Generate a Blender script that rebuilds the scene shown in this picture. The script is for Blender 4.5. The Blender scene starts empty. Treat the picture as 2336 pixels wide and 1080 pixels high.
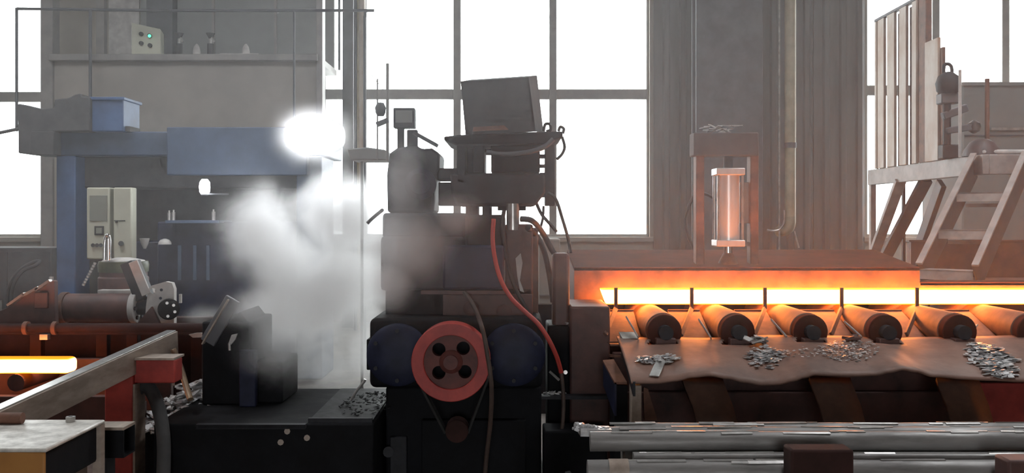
import bpy, bmesh, math, random
from mathutils import Vector, Matrix, noise
random.seed(7)
scene = bpy.context.scene
col = scene.collection

# ------------------------------------------------------------------ camera
W, H, F, CX, HY, CAMZ = 2336.0, 1080.0, 2200.0, 1168.0, 500.0, 1.5
cam = bpy.data.cameras.new('camera')
cam.sensor_width = 36.0
cam.lens = 36.0 * F / W
cam.shift_y = -(H / 2 - HY) / W
cam.clip_start = 0.05
camo = bpy.data.objects.new('camera', cam)
camo.location = (0, 0, CAMZ)
camo.rotation_euler = (math.pi / 2, 0, 0)
col.objects.link(camo)
scene.camera = camo

# ------------------------------------------------------------------ world: white overcast sky
SKY = 11.5
wd = bpy.data.worlds.new('overcast_sky')
scene.world = wd
wd.use_nodes = True
bgn = wd.node_tree.nodes['Background']
bgn.inputs['Color'].default_value = (0.96, 0.98, 1.0, 1)
bgn.inputs['Strength'].default_value = SKY
vs = scene.view_settings
vs.view_transform = 'Standard'
vs.look = 'None'
vs.gamma = 1.0
vs.exposure = 0.0
vs.use_curve_mapping = False
cy = scene.cycles
cy.use_denoising = True
cy.use_adaptive_sampling = True
cy.adaptive_threshold = 0.1
cy.adaptive_min_samples = 16
cy.max_bounces = 5
cy.diffuse_bounces = 3
cy.glossy_bounces = 2
cy.transmission_bounces = 2
cy.transparent_max_bounces = 8
cy.volume_bounces = 3
cy.caustics_reflective = False
cy.caustics_refractive = False
cy.sample_clamp_indirect = 4.0
cy.volume_step_rate = 1.7
cy.volume_max_steps = 64


def portal(name, cx, cy_, cz, sx, sz, rot):
    """sampling portal filling an opening of the hall (gives no light of its own)"""
    l = bpy.data.lights.new(name, 'AREA')
    l.shape = 'RECTANGLE'
    l.size, l.size_y = sx, sz
    l.cycles.is_portal = True
    o = bpy.data.objects.new(name, l)
    o.location = (cx, cy_, cz)
    o.rotation_euler = rot
    col.objects.link(o)


# ------------------------------------------------------------------ helpers
def P(px, py, Y):
    return Vector(((px - CX) / F * Y, Y, CAMZ - (py - HY) / F * Y))


def PX(px, Y):
    return (px - CX) / F * Y


def PZ(py, Y):
    return CAMZ - (py - HY) / F * Y


WL = {}          # world location of every object built here


class MB:
    def __init__(s):
        s.v, s.f = [], []

    def add(s, vs_, fs):
        o = len(s.v)
        s.v += [Vector(a) for a in vs_]
        s.f += [tuple(i + o for i in f) for f in fs]
        return s

    def box(s, x0, x1, y0, y1, z0, z1):
        if x0 > x1: x0, x1 = x1, x0
        if y0 > y1: y0, y1 = y1, y0
        if z0 > z1: z0, z1 = z1, z0
        return s.add([(x0, y0, z0), (x1, y0, z0), (x1, y1, z0), (x0, y1, z0),
                      (x0, y0, z1), (x1, y0, z1), (x1, y1, z1), (x0, y1, z1)],
                     [(3, 2, 1, 0), (4, 5, 6, 7), (0, 1, 5, 4), (1, 2, 6, 5), (2, 3, 7, 6), (3, 0, 4, 7)])

    def pbox(s, a, b, c, d, Y, dep):
        """box whose front face covers pixels a..c, b..d at depth Y and which runs dep further back"""
        return s.box(PX(a, Y), PX(c, Y), Y, Y + dep, PZ(d, Y), PZ(b, Y))

    def obox(s, c, sx, sy, sz, rot):
        """box centred on c with a rotation matrix"""
        o = len(s.v)
        vs_ = []
        for z in (-1, 1):
            for x, y in ((-1, -1), (1, -1), (1, 1), (-1, 1)):
                vs_.append(Vector(c) + rot @ Vector((x * sx / 2, y * sy / 2, z * sz / 2)))
        return s.add(vs_, [(3, 2, 1, 0), (4, 5, 6, 7), (0, 1, 5, 4), (1, 2, 6, 5), (2, 3, 7, 6), (3, 0, 4, 7)])

    def bar(s, a, b, w, h, up=(0, 0, 1)):
        """square bar from a to b"""
        a, b = Vector(a), Vector(b)
        d = (b - a).normalized()
        r = d.cross(Vector(up))
        if r.length < 1e-4: r = d.cross(Vector((1, 0, 0)))
        r.normalize()
        u = r.cross(d).normalized()
        vs_ = []
        for p in (a, b):
            for x, y in ((-1, -1), (1, -1), (1, 1), (-1, 1)):
                vs_.append(p + r * (x * w / 2) + u * (y * h / 2))
        return s.add(vs_, [(0, 1, 2, 3), (7, 6, 5, 4), (0, 4, 5, 1), (1, 5, 6, 2), (2, 6, 7, 3), (3, 7, 4, 0)])

    def cyl(s, a, b, r0, r1=None, n=20, caps=True):
        a, b = Vector(a), Vector(b)
        r1 = r0 if r1 is None else r1
        d = (b - a).normalized()
        u = d.orthogonal().normalized()
        w = d.cross(u)
        vs_ = []
        for p, r in ((a, r0), (b, r1)):
            for k in range(n):
                t = 2 * math.pi * k / n
                vs_.append(p + (u * math.cos(t) + w * math.sin(t)) * r)
        fs = [(k, (k + 1) % n, n + (k + 1) % n, n + k) for k in range(n)]
        if caps:
            fs += [tuple(reversed(range(n))), tuple(range(n, 2 * n))]
        return s.add(vs_, fs)

    def ring(s, a, b, ro, ri, n=40):
        """hollow cylinder from a to b"""
        a, b = Vector(a), Vector(b)
        d = (b - a).normalized()
        u = d.orthogonal().normalized()
        w = d.cross(u)
        vs_ = []
        for p, r in ((a, ro), (b, ro), (b, ri), (a, ri)):
            for k in range(n):
                t = 2 * math.pi * k / n
                vs_.append(p + (u * math.cos(t) + w * math.sin(t)) * r)
        fs = []
        for q in range(4):
            e = (q + 1) % 4
            for k in range(n):
                fs.append((q * n + k, q * n + (k + 1) % n, e * n + (k + 1) % n, e * n + k))
        return s.add(vs_, fs)

    def tube(s, pts, r, n=10, sub=6):
        pts = [Vector(p) for p in pts]
        out = []
        m = len(pts)
        if m == 2 or sub == 0:
            out = pts
        else:
            for i in range(m - 1):
                p0, p1, p2, p3 = pts[max(i - 1, 0)], pts[i], pts[i + 1], pts[min(i + 2, m - 1)]
                for k in range(sub):
                    t = k / sub
                    out.append(0.5 * ((2 * p1) + (p2 - p0) * t + (2 * p0 - 5 * p1 + 4 * p2 - p3) * t * t
                                      + (3 * p1 - p0 - 3 * p2 + p3) * t ** 3))
            out.append(pts[-1])
        vs_, fs = [], []
        u = None
        for i, p in enumerate(out):
            d = (out[min(i + 1, len(out) - 1)] - out[max(i - 1, 0)]).normalized()
            u = d.orthogonal().normalized() if u is None else (u - d * u.dot(d)).normalized()
            w = d.cross(u)
            for k in range(n):
                t = 2 * math.pi * k / n
                vs_.append(p + (u * math.cos(t) + w * math.sin(t)) * r)
        L = len(out)
        for i in range(L - 1):
            for k in range(n):
                fs.append((i * n + k, i * n + (k + 1) % n, (i + 1) * n + (k + 1) % n, (i + 1) * n + k))
        fs += [tuple(reversed(range(n))), tuple(range((L - 1) * n, L * n))]
        return s.add(vs_, fs)

    def prism(s, pts, vec):
        """polygon pts pushed along vec"""
        pts = [Vector(p) for p in pts]
        n = len(pts)
        vs_ = pts + [p + Vector(vec) for p in pts]
        return s.add(vs_, [tuple(range(n)), tuple(reversed(range(n, 2 * n)))]
                     + [(k, n + k, n + (k + 1) % n, (k + 1) % n) for k in range(n)])

    def pp(s, pix, Y, dep):
        return s.prism([P(a, b, Y) for a, b in pix], (0, dep, 0))

    def lathe(s, base, prof, n=24, axis=(0, 0, 1)):
        """profile of (radius, height) about an axis"""
        ax = Vector(axis).normalized()
        u = ax.orthogonal().normalized()
        w = ax.cross(u)
        vs_, fs = [], []
        for r, h in prof:
            for k in range(n):
                t = 2 * math.pi * k / n
                vs_.append(Vector(base) + ax * h + (u * math.cos(t) + w * math.sin(t)) * max(r, 1e-4))
        for i in range(len(prof) - 1):
            for k in range(n):
                fs.append((i * n + k, i * n + (k + 1) % n, (i + 1) * n + (k + 1) % n, (i + 1) * n + k))
        fs += [tuple(reversed(range(n))), tuple(range((len(prof) - 1) * n, len(prof) * n))]
        return s.add(vs_, fs)

    def build(s, name, mat, parent=None, bevel=0.0, smooth=True, origin=None, seg=2):
        lo = Vector((min(v.x for v in s.v), min(v.y for v in s.v), min(v.z for v in s.v)))
        hi = Vector((max(v.x for v in s.v), max(v.y for v in s.v), max(v.z for v in s.v)))
        c = Vector(origin) if origin else Vector(((lo.x + hi.x) / 2, (lo.y + hi.y) / 2, lo.z))
        me = bpy.data.meshes.new(name)
        me.from_pydata([v - c for v in s.v], [], s.f)
        bm = bmesh.new()
        bm.from_mesh(me)
        bmesh.ops.recalc_face_normals(bm, faces=bm.faces)
        bm.to_mesh(me)
        bm.free()
        if smooth:
            me.polygons.foreach_set('use_smooth', [True] * len(me.polygons))
            me.set_sharp_from_angle(angle=math.radians(38))
        me.materials.append(MAT[mat] if isinstance(mat, str) else mat)
        o = bpy.data.objects.new(name, me)
        col.objects.link(o)
        WL[o.name] = c
        if parent is not None:
            o.parent = parent
            o.location = c - WL[parent.name]
        else:
            o.location = c
        if bevel:
            b = o.modifiers.new('bevel', 'BEVEL')
            b.width = bevel
            b.segments = seg
            b.limit_method = 'ANGLE'
            b.angle_limit = math.radians(40)
        return o


def thing(name, label, cat, loc, group=None):
    o = bpy.data.objects.new(name, None)
    o.empty_display_size = 0.1
    o.location = loc
    col.objects.link(o)
    WL[o.name] = Vector(loc)
    o['label'] = label
    o['category'] = cat
    if group: o['group'] = group
    return o


def tag(o, label, cat, group=None, kind=None):
    o['label'] = label
    o['category'] = cat
    if group: o['group'] = group
    if kind: o['kind'] = kind
    return o


def struct(o):
    o['kind'] = 'structure'
    return o


def copy_tree(o, parent=None, dx=(0, 0, 0)):
    c = o.copy()
    col.objects.link(c)
    WL[c.name] = WL[o.name] + Vector(dx)
    if parent is None:
        c.location = o.location + Vector(dx)
    c.parent = parent
    for ch in [k for k in list(bpy.data.objects) if k.parent == o]:
        copy_tree(ch, c, dx)
    return c


def cut(o, cutters):
    """cut real holes with a solid made from the MB cutters"""
    co = cutters.build('cutter', o.data.materials[0], smooth=False)
    if o.parent:
        co.location = co.location - WL[o.parent.name]
        co.parent = o.parent
    m = o.modifiers.new('holes', 'BOOLEAN')
    m.operation = 'DIFFERENCE'
    m.object = co
    m.solver = 'EXACT'
    bpy.context.view_layer.update()
    ev = o.evaluated_get(bpy.context.evaluated_depsgraph_get())
    me = bpy.data.meshes.new_from_object(ev)
    o.modifiers.clear()
    o.data = me
    me.polygons.foreach_set('use_smooth', [True] * len(me.polygons))
    me.set_sharp_from_angle(angle=math.radians(35))
    bpy.data.objects.remove(co, do_unlink=True)


# ------------------------------------------------------------------ materials
MAT = {}


def mat(name, c1, c2=None, rough=0.6, metal=0.0, scale=6.0, bump=0.15, spec=0.5, lo=0.35, hi=0.65, detail=6, stretch=(1, 1, 1), rough2=None):
    m = bpy.data.materials.new(name)
    m.use_nodes = True
    nt = m.node_tree
    b = nt.nodes['Principled BSDF']
    b.inputs['Metallic'].default_value = metal
    b.inputs['Roughness'].default_value = rough
    b.inputs['Specular IOR Level'].default_value = spec
    tc = nt.nodes.new('ShaderNodeTexCoord')
    mp = nt.nodes.new('ShaderNodeMapping')
    mp.inputs['Scale'].default_value = stretch
    nt.links.new(tc.outputs['Object'], mp.inputs['Vector'])
    nz = nt.nodes.new('ShaderNodeTexNoise')
    nz.inputs['Scale'].default_value = scale
    nz.inputs['Detail'].default_value = detail
    nz.inputs['Roughness'].default_value = 0.62
    nt.links.new(mp.outputs['Vector'], nz.inputs['Vector'])
    rp = nt.nodes.new('ShaderNodeValToRGB')
    c2 = c2 or tuple(x * 0.6 for x in c1)
    rp.color_ramp.elements[0].position = lo
    rp.color_ramp.elements[0].color = (*c2, 1)
    rp.color_ramp.elements[1].position = hi
    rp.color_ramp.elements[1].color = (*c1, 1)
    nt.links.new(nz.outputs['Fac'], rp.inputs['Fac'])
    nt.links.new(rp.outputs['Color'], b.inputs['Base Color'])
    if rough2 is not None:
        mr = nt.nodes.new('ShaderNodeMapRange')
        mr.inputs['From Min'].default_value = lo
        mr.inputs['From Max'].default_value = hi
        mr.inputs['To Min'].default_value = rough2
        mr.inputs['To Max'].default_value = rough
        nt.links.new(nz.outputs['Fac'], mr.inputs['Value'])
        nt.links.new(mr.outputs['Result'], b.inputs['Roughness'])
    if bump:
        bp = nt.nodes.new('ShaderNodeBump')
        bp.inputs['Strength'].default_value = bump
        bp.inputs['Distance'].default_value = 0.01
        nt.links.new(nz.outputs['Fac'], bp.inputs['Height'])
        nt.links.new(bp.outputs['Normal'], b.inputs['Normal'])
    MAT[name] = m
    return m


def emit(name, color, strength):
    m = bpy.data.materials.new(name)
    m.use_nodes = True
    nt = m.node_tree
    nt.nodes.clear()
    e = nt.nodes.new('ShaderNodeEmission')
    e.inputs['Color'].default_value = (*color, 1)
    e.inputs['Strength'].default_value = strength
    o = nt.nodes.new('ShaderNodeOutputMaterial')
    nt.links.new(e.outputs[0], o.inputs['Surface'])
    MAT[name] = m
    return m


def hot(name, h, strength, core=(1, 0.26, 0.045, 1)):
    """white-hot steel: yellow and orange edge colours imitate the bloom fringe of the bar"""
    m = emit(name, (1, 1, 1), strength)
    nt = m.node_tree
    e = [n for n in nt.nodes if n.type == 'EMISSION'][0]
    tc = nt.nodes.new('ShaderNodeTexCoord')
    sp = nt.nodes.new('ShaderNodeSeparateXYZ')
    nt.links.new(tc.outputs['Object'], sp.inputs[0])
    nz = nt.nodes.new('ShaderNodeTexNoise')
    nz.inputs['Scale'].default_value = 5
    nt.links.new(tc.outputs['Object'], nz.inputs['Vector'])
    a = nt.nodes.new('ShaderNodeMath'); a.operation = 'DIVIDE'; a.inputs[1].default_value = h
    nt.links.new(sp.outputs['Z'], a.inputs[0])
    b = nt.nodes.new('ShaderNodeMath'); b.operation = 'MULTIPLY_ADD'
    b.inputs[1].default_value = 0.06; b.inputs[2].default_value = -0.03
    nt.links.new(nz.outputs['Fac'], b.inputs[0])
    c = nt.nodes.new('ShaderNodeMath'); c.operation = 'ADD'
    nt.links.new(a.outputs[0], c.inputs[0]); nt.links.new(b.outputs[0], c.inputs[1])
    rp = nt.nodes.new('ShaderNodeValToRGB')
    cr = rp.color_ramp
    cr.elements[0].position = 0.0; cr.elements[0].color = (0.16, 0.035, 0.002, 1)
    cr.elements[1].position = 1.0; cr.elements[1].color = (0.16, 0.035, 0.002, 1)
    for p, k in ((0.04, (0.5, 0.10, 0.004, 1)), (0.10, core), (0.90, core), (0.96, (0.5, 0.10, 0.004, 1))):
        q = cr.elements.new(p); q.color = k
    nt.links.new(c.outputs[0], rp.inputs['Fac'])
    nt.links.new(rp.outputs['Color'], e.inputs['Color'])
    return m


mat('wall_paint', (0.42, 0.385, 0.345), (0.34, 0.315, 0.285), rough=0.8, scale=1.2, bump=0.05)
mat('cladding', (0.19, 0.18, 0.18), (0.14, 0.13, 0.13), rough=0.55, scale=1.5, bump=0.04, stretch=(3, 1, 0.4))
mat('concrete', (0.20, 0.18, 0.16), (0.09, 0.08, 0.075), rough=0.75, scale=2.5, bump=0.2)
mat('roof', (0.2, 0.2, 0.2), (0.15, 0.15, 0.15), rough=0.8, scale=2, bump=0.05)
mat('frame_alu', (0.34, 0.32, 0.30), (0.26, 0.25, 0.24), rough=0.5, scale=4, bump=0.03)
mat('column_grey', (0.13, 0.135, 0.15), (0.09, 0.09, 0.10), rough=0.6, scale=3, bump=0.05)
mat('black_machine', (0.013, 0.0135, 0.016), (0.006, 0.006, 0.007), rough=0.8, scale=5, bump=0.25, rough2=0.65, spec=0.12)
mat('dark_machine', (0.032, 0.033, 0.040), (0.014, 0.014, 0.017), rough=0.6, scale=6, bump=0.25, spec=0.3)
mat('navy', (0.022, 0.027, 0.065), (0.010, 0.012, 0.026), rough=0.55, scale=5, bump=0.15, spec=0.3)
mat('blue_paint', (0.075, 0.14, 0.30), (0.045, 0.08, 0.17), rough=0.5, scale=3, bump=0.08)
mat('blue_grey', (0.07, 0.105, 0.18), (0.045, 0.07, 0.12), rough=0.55, scale=3, bump=0.08)
mat('dusty_dark', (0.095, 0.092, 0.094), (0.06, 0.06, 0.062), rough=0.85, scale=4, bump=0.1)
mat('red_paint', (0.52, 0.065, 0.052), (0.32, 0.04, 0.036), rough=0.55, scale=8, bump=0.12)
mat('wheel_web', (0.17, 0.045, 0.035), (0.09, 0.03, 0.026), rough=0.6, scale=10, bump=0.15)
mat('maroon', (0.13, 0.055, 0.045), (0.06, 0.03, 0.027), rough=0.6, scale=6, bump=0.2)
mat('soot_red', (0.095, 0.028, 0.020), (0.05, 0.018, 0.014), rough=0.95, scale=5, bump=0.15, spec=0.08)
mat('dark_maroon', (0.055, 0.026, 0.023), (0.03, 0.017, 0.015), rough=0.85, scale=5, bump=0.15, spec=0.15)
mat('rust', (0.23, 0.105, 0.065), (0.10, 0.052, 0.038), rough=0.7, scale=7, bump=0.3)
mat('rust_plate', (0.26, 0.145, 0.108), (0.14, 0.082, 0.063), rough=0.5, scale=3.5, bump=0.2, rough2=0.62)
mat('beam_steel', (0.48, 0.39, 0.325), (0.23, 0.18, 0.145), rough=0.5, scale=9, bump=0.25, metal=0.1, stretch=(1, 0.25, 1))
mat('bar_steel', (0.34, 0.33, 0.32), (0.16, 0.15, 0.145), rough=0.38, scale=7, bump=0.18, metal=0.3, stretch=(0.35, 2, 2), rough2=0.6)
mat('bright_steel', (0.62, 0.60, 0.58), (0.36, 0.35, 0.34), rough=0.32, metal=0.7, scale=9, bump=0.1)
mat('chrome', (0.82, 0.82, 0.82), (0.7, 0.7, 0.7), rough=0.13, metal=1.0, scale=5, bump=0.0)
mat('aluminium', (0.86, 0.82, 0.79), (0.74, 0.70, 0.68), rough=0.3, metal=0.25, scale=12, bump=0.05, stretch=(1, 1, 0.2))
mat('cream', (0.62, 0.62, 0.50), (0.54, 0.54, 0.44), rough=0.5, scale=3, bump=0.02)
mat('cream_screen', (0.30, 0.31, 0.26), (0.26, 0.27, 0.23), rough=0.3, scale=3, bump=0.0)
mat('dark_plastic', (0.05, 0.05, 0.045), (0.03, 0.03, 0.03), rough=0.45, scale=8, bump=0.05)
mat('white_dust', (0.60, 0.58, 0.55), (0.42, 0.40, 0.39), rough=0.75, scale=8, bump=0.2)
mat('scrap', (0.80, 0.79, 0.78), (0.34, 0.33, 0.34), rough=0.3, metal=0.25, scale=14, bump=0.2)
mat('black_scrap', (0.03, 0.03, 0.033), (0.010, 0.010, 0.011), rough=0.6, scale=14, bump=0.3, spec=0.12)
mat('yellow_paint', (0.45, 0.205, 0.048), (0.36, 0.155, 0.035), rough=0.5, scale=5, bump=0.08)
mat('worn_top', (0.80, 0.77, 0.71), (0.48, 0.46, 0.42), rough=0.4, metal=0.1, scale=16, bump=0.15, rough2=0.55)
mat('brass_pipe', (0.46, 0.33, 0.22), (0.28, 0.19, 0.13), rough=0.45, metal=0.5, scale=8, bump=0.1)
mat('old_pipe', (0.50, 0.44, 0.31), (0.36, 0.31, 0.22), rough=0.5, scale=5, bump=0.08)
mat('rubber', (0.025, 0.024, 0.024), (0.014, 0.014, 0.014), rough=0.55, scale=10, bump=0.1)
mat('brown_hose', (0.085, 0.055, 0.044), (0.05, 0.033, 0.027), rough=0.55, scale=10, bump=0.1)
mat('red_hose', (0.55, 0.065, 0.05), (0.40, 0.05, 0.04), rough=0.45, scale=8, bump=0.05)
mat('stair_steel', (0.42, 0.39, 0.37), (0.28, 0.25, 0.24), rough=0.55, scale=6, bump=0.15)
mat('stair_paint', (0.075, 0.058, 0.064), (0.045, 0.036, 0.04), rough=0.55, scale=5, bump=0.12)
mat('slat_paint', (0.58, 0.51, 0.45), (0.38, 0.23, 0.15), rough=0.6, scale=2.2, bump=0.12, stretch=(1, 1, 0.5), lo=0.3, hi=0.55)
mat('tank_grey', (0.30, 0.31, 0.30), (0.25, 0.26, 0.25), rough=0.6, scale=1.5, bump=0.03)
mat('wood', (0.42, 0.30, 0.18), (0.28, 0.19, 0.11), rough=0.7, scale=5, bump=0.15, stretch=(1, 6, 6))
emit('lamp_glow', (0.93, 0.96, 1.0), 60.0)
emit('green_led', (0.1, 1.0, 0.45), 2.0)
hot('hot_steel', 0.095, 48.0)
hot('hot_steel_left', 0.087, 14.0, (1, 0.3, 0.095, 1))

# dusty window glass: mostly clear, a little gloss
g = bpy.data.materials.new('glass')
g.use_nodes = True
nt = g.node_tree
nt.nodes.clear()
tr = nt.nodes.new('ShaderNodeBsdfTransparent'); tr.inputs[0].default_value = (0.93, 0.95, 0.94, 1)
gl = nt.nodes.new('ShaderNodeBsdfGlossy'); gl.inputs['Roughness'].default_value = 0.08
mx = nt.nodes.new('ShaderNodeMixShader'); mx.inputs[0].default_value = 0.06
ou = nt.nodes.new('ShaderNodeOutputMaterial')
nt.links.new(tr.outputs[0], mx.inputs[1]); nt.links.new(gl.outputs[0], mx.inputs[2]); nt.links.new(mx.outputs[0], ou.inputs['Surface'])
MAT['glass'] = g

# ------------------------------------------------------------------ the hall
WY = 14.0
XL, XR, YF, ZC = -9.0, 9.0, -5.0, 6.6
ZT = 5.4                      # window head
ZS = PZ(541, WY)              # window sill
xw = lambda p: PX(p, WY)
struct(MB().box(XL - .2, XR + .2, YF - .2, WY + .3, -0.2, 0).build('floor', 'concrete', smooth=False))
struct(MB().box(XL - .2, XL, YF, WY, 0, ZC).build('wall_left', 'wall_paint', smooth=False))
struct(MB().box(XR, XR + .2, YF, WY, 0, ZC).build('wall_right', 'wall_paint', smooth=False))
# roof with two long skylights over the front bay
SK = [(-5.0, -3.6), (3.6, 5.0)]
SK0, SK1 = 3.5, 8.0
c = MB()
xs = [XL - .2] + [q for s in SK for q in s] + [XR + .2]
for k in range(0, len(xs), 2):
    c.box(xs[k], xs[k + 1], YF - .2, WY + .3, ZC, ZC + .15)
for a, b in SK:
    c.box(a, b, YF - .2, SK0, ZC, ZC + .15)
    c.box(a, b, SK1, WY + .3, ZC, ZC + .15)
struct(c.build('ceiling', 'roof', smooth=False))
for i, (a, b) in enumerate(SK):
    portal('skylight_portal', (a + b) / 2, (SK0 + SK1) / 2, ZC + .01, b - a, SK1 - SK0, (0, 0, 0))
# unseen wall behind the viewer, with a gate opening added as front fill light
c = MB()
c.box(XL, -1.0, YF - .2, YF, 0, ZC)
c.box(1.0, XR, YF - .2, YF, 0, ZC)
c.box(-1.0, 1.0, YF - .2, YF, 2.2, ZC)
struct(c.build('wall_front', 'wall_paint', smooth=False))
portal('fill_gate_portal', 0.0, YF - .02, 1.1, 2.0, 2.2, (math.pi / 2, 0, 0))

WIN = [(xw(-170), xw(97)), (xw(735), xw(1482)), (xw(1976), xw(2480))]
c = MB()
xs = [XL] + [q for w_ in WIN for q in w_] + [XR]
for k in range(0, len(xs), 2):
    c.box(xs[k], xs[k + 1], WY, WY + .24, 0, ZC)
for a, b in WIN:
    c.box(a, b, WY, WY + .24, 0, ZS)
    c.box(a, b, WY, WY + .24, ZT, ZC)
wall_back = struct(c.build('wall_back', 'wall_paint', smooth=False))


def window(n, a, b, mull, trans, sill=True):
    w_ = bpy.data.objects.new('window_%d' % n, None)
    w_.location = ((a + b) / 2, WY + .1, ZS)
    WL[w_.name] = Vector(w_.location)
    col.objects.link(w_)
    struct(w_)
    t = .055
    xs_ = [a] + mull + [b]
    zs_ = [ZS] + trans + [ZT]
    for m_ in mull:
        MB().box(m_ - t, m_ + t, WY + .06, WY + .16, ZS, ZT).build('mullion', 'frame_alu', w_, bevel=.008)
    for z in trans:
        for i in range(len(xs_) - 1):
            x0 = xs_[i] + (t if i else 0)
            x1 = xs_[i + 1] - (t if i < len(xs_) - 2 else 0)
            MB().box(x0, x1, WY + .06, WY + .16, z - .075, z + .075).build('transom', 'frame_alu', w_, bevel=.008)
    fr = MB()
    for x0, x1, z0, z1 in ((a, a + .04, ZS, ZT), (b - .04, b, ZS, ZT), (a + .04, b - .04, ZS, ZS + .04), (a + .04, b - .04, ZT - .04, ZT)):
        fr.box(x0, x1, WY + .05, WY + .17, z0, z1)
    fr.build('window_frame', 'frame_alu', w_, bevel=.006)
    MB().box(a - .05, b + .05, WY - .06, WY, ZS - .07, ZS).build('window_sill', 'wall_paint', w_, bevel=.006)
    for i in range(len(xs_) - 1):
        for j in range(len(zs_) - 1):
            x0 = xs_[i] + (t if i else .04); x1 = xs_[i + 1] - (t if i < len(xs_) - 2 else .04)
            z0 = zs_[j] + (.075 if j else .04); z1 = zs_[j + 1] - (.075 if j < len(zs_) - 2 else .04)
            MB().box(x0, x1, WY + .10, WY + .108, z0, z1).build('pane', 'glass', w_, smooth=False)
    portal('window_portal', (a + b) / 2, WY + .22, (ZS + ZT) / 2, b - a, ZT - ZS, (-math.pi / 2, 0, 0))


zt = PZ(214, WY)
window(1, *WIN[0], [xw(-60)], [PZ(220, WY)])
window(2, *WIN[1], [xw(826), xw(1042), xw(1262)], [zt])
window(3, *WIN[2], [xw(2140), xw(2300)], [PZ(205, WY)])

# steel cladding sheets on the pier beside the middle window, trapezoid ribs
def cladding(x0, x1):
    m_ = MB()
    pts = []
    x = x0
    st = .24
    while x < x1 - .02:
        for dx, dy in ((0, 0), (.13, 0), (.155, -.028), (.215, -.028)):
            if x + dx < x1: pts.append((x + dx, WY - .035 + dy))
        x += st
    pts.append((x1, WY - .035))
    n = len(pts)
    vs_ = [(a, b, 0.9) for a, b in pts] + [(a, b, ZC) for a, b in pts]
    m_.add(vs_, [(k, k + 1, n + k + 1, n + k) for k in range(n - 1)])
    o = m_.build('cladding_sheet', 'cladding', wall_back, smooth=False)
    sd = o.modifiers.new('thickness', 'SOLIDIFY'); sd.thickness = .004


for a, b in ((1490, 1610), (1612, 1732), (1734, 1852), (1854, 1970)):
    cladding(xw(a), xw(b))

# H-section steel column
def hcolumn(px0, px1, Y, ztop, label, z0=0):
    x0, x1 = PX(px0, Y), PX(px1, Y)
    t = thing('steel_column', label, 'column', ((x0 + x1) / 2, Y, z0))
    MB().box(x0, x1, Y, Y + .03, z0, ztop).build('flange', 'column_grey', t, bevel=.004)
    MB().box((x0 + x1) / 2 - .015, (x0 + x1) / 2 + .015, Y + .03, Y + .30, z0, ztop).build('web', 'column_grey', t)
    MB().box(x0, x1, Y + .30, Y + .33, z0, ztop).build('flange', 'column_grey', t, bevel=.004)
    return t


hcolumn(1588, 1740, 13.2, ZC, 'wide dark grey steel column on the pier behind the air cylinder')
hcolumn(781, 806, 13.3, ZC, 'narrow grey steel column standing before the middle window beside thin pipes')

# mezzanine booth on the left of the middle window: front panel, ledge, posts, back sheets
CY = 12.0
zl0, zl1 = PZ(141, CY), PZ(126, CY)
booth = bpy.data.objects.new('wall_booth', None)
booth.location = (PX(430, CY), CY, 0)
WL['wall_booth'] = Vector(booth.location)
col.objects.link(booth); struct(booth)
MB().box(PX(124, CY), PX(723, CY), CY, CY + .06, 0, zl0).build('front_panel', 'wall_paint', booth)
MB().box(PX(118, CY), PX(728, CY), CY - .10, CY + 1.2, zl0, zl1).build('ledge', 'frame_alu', booth, bevel=.01)
MB().box(PX(96, CY), PX(124, CY), CY - .05, CY + .15, 0, ZC).build('post', 'frame_alu', booth, bevel=.01)
MB().box(PX(723, CY), PX(737, CY), CY - .05, CY + .15, 0, ZC).build('post', 'frame_alu', booth, bevel=.01)
MB().box(PX(140, CY), PX(160, CY), CY + 1.0, CY + 1.1, zl1, ZC).build('inner_post', 'frame_alu', booth)
MB().box(PX(240, CY), PX(723, CY), CY + 1.15, CY + 1.2, zl1, ZC).build('back_sheet', 'tank_grey', booth)
MB().box(PX(268, CY), PX(332, CY), CY + .95, CY + 1.14, zl1, ZC).build('inner_column', 'column_grey', booth)
MB().box(PX(162, CY), PX(238, CY), CY + 1.12, CY + 1.15, zl1, ZC).build('light_panel', 'white_dust', booth)
for p in (420, 575):
    MB().box(PX(p, CY), PX(p + 6, CY), CY + 1.10, CY + 1.15, zl1, ZC).build('seam', 'frame_alu', booth)

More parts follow.
